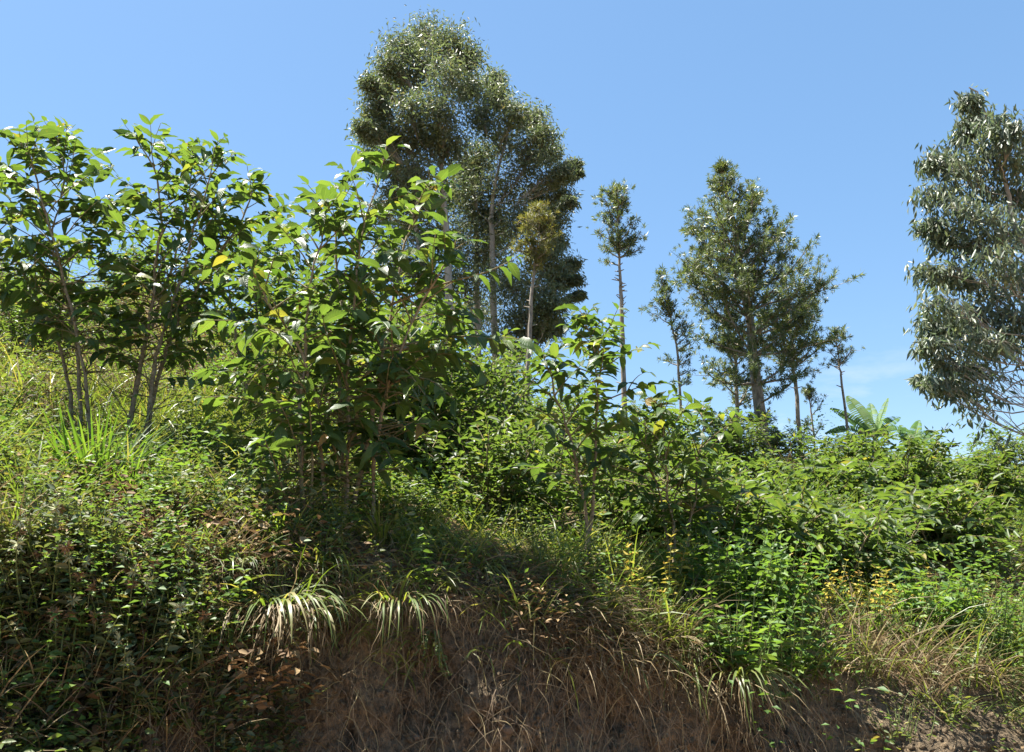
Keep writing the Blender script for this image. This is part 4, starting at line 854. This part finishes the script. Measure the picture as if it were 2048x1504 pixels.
cover('dead_leaves', 'litter', 260, lambda u, t, d, c: veg_w(u, t, d, c) * (u < -.25) * (t < 2.2) * (t > .4), HERBL, .055, 5, .26)
gcover('dead_stems', 'straw', 420, lambda u, t, d, c: dfall(d) * (u < -.2) * (t < 2.2) * (t > .5), .42, .006, 5, .8, .7, (.1, -.5, 0))
# roots and dead strands hanging down the bank face
def strands(name, mat, n, t0, Lr, w, ur, out=.05):
    g = Geo(); kk = 0
    while kk < n:
        u = rng.uniform(*ur); i = int(np.argmin(np.abs(us - u))); tt = rng.uniform(*t0); j = int(np.argmin(np.abs(ts - tt)))
        q = TP[j, i] + [0, -.03 - out * rng.random(), .02]; l = rng.uniform(*Lr) * rng.uniform(.4, 1); seg = 9; d = nrm(np.array([rng.normal() * .6, -.35, -.35 + rng.normal() * .25])); pts = [q]
        for s in range(seg):
            d = nrm(d + np.array([rng.normal() * .24, 0.08 if s > 2 else 0, -.22 + rng.normal() * .12])); x = pts[-1] + d * l / seg
            ii = int(np.clip(np.argmin(np.abs(us - x[0] / x[1])), 0, NU - 1)); colz = TP[:kb + 1, ii]; fy = np.interp(x[2], colz[:, 2], colz[:, 1])
            x[1] = min(x[1], fy - .012); pts.append(x)
        pts = np.array(pts); ww = w * rng.uniform(.5, 1.5)
        S = nrm(np.cross(np.gradient(pts, axis=0), [0, -1, .2])); r = np.linspace(1, .3, seg + 1)[:, None] * ww * .5
        m = seg + 1; z = np.arange(seg); g.add(np.concatenate([pts - S * r, pts + S * r]), [np.stack([z, z + 1, z + 1 + m, z + m], -1)]); kk += 1
    link(name, g.mesh(name, M[mat]), None, 'stuff')
strands('hanging_roots', 'root', 1500, (.4, 2.0), (.10, .6), .0026, (-.45, .42))
strands('hanging_straw', 'straw', 420, (1.7, 2.15), (.08, .28), .0032, (-.5, .40), .10)

def crumbs(n):
    p, nn, u, t, d = sample(n, lambda u, t, d, c: (t < 1.9) * (np.abs(u) < .8) * 1.0)
    o = np.array([(1, 0, 0), (-1, 0, 0), (0, 1, 0), (0, -1, 0), (0, 0, .8), (0, 0, -.8)], float); f = np.array([(0, 2, 4), (2, 1, 4), (1, 3, 4), (3, 0, 4), (2, 0, 5), (1, 2, 5), (3, 1, 5), (0, 3, 5)])
    g = Geo(); g.scatter((o, [f], np.zeros((6, 2))), p, basis(rand_dir(n), rand_dir(n)), (.003 + .024 * rng.random((n, 1)) ** 4) * rng.uniform(.6, 1.4, (n, 3))); link('soil_crumbs', g.mesh('soil_crumbs', M['bank']), None, 'stuff')
crumbs(14000)
# fallen twigs lying over the bank, each a thing
for label, pts in [('long bare twig lying along the bank top under the large middle coffee tree', [(530, 1145), (600, 1130), (680, 1150), (760, 1150)]), ('straight dry twig leaning on the bare bank right of the middle', [(1215, 1280), (1185, 1350), (1150, 1400), (1110, 1450)]),
                   ('thin dry twig arching out below the dry tangle on the right', [(1700, 1330), (1760, 1350), (1830, 1420), (1890, 1470)]), ('dry twig crossing the left bank between the woolly weeds', [(70, 1160), (120, 1175), (180, 1200), (230, 1235)])]:
    Q = np.array([hit(*q)[0] + [0, -.06, .05] for q in pts]); g = Geo(); b = Q[0].copy(); g.tube(curve(Q - b, 14), np.linspace(.007, .0025, 14), 5)
    thing('twig', label, 'twig', b, 'dry twigs on the bank', g.mesh('twig', M['root']))
# stones stuck in the bank
for label, px, py, r in [('flat stone set in the shaded bank near the bottom, left of the sunlit soil', 1012, 1460, .026), ('pale stone low in the bank under the dark grass clump', 1260, 1455, .02), ('small stone in the bare bank below the hanging green weed', 830, 1475, .02)]:
    p, nn = hit(px, py); g = Geo(); u_, v_ = np.meshgrid(np.linspace(0, 2 * math.pi, 13)[:-1], np.linspace(.05, math.pi - .05, 8)); d = np.stack([np.sin(v_) * np.cos(u_), np.sin(v_) * np.sin(u_), np.cos(v_)], -1)
    d = d * (1 + .35 * fbm(d * 2 + px, 3))[..., None] * [1.5, .6, .8] * r; k = np.arange(7)[:, None] * 12; j = np.arange(12)[None]
    g.add(d.reshape(-1, 3), [np.stack([k + j, k + (j + 1) % 12, k + 12 + (j + 1) % 12, k + 12 + j], -1).reshape(-1, 4)]); thing('stone', label, 'stone', p, 'stones in the bank', g.mesh('stone', M['stone']))
print('objects', len(bpy.data.objects))
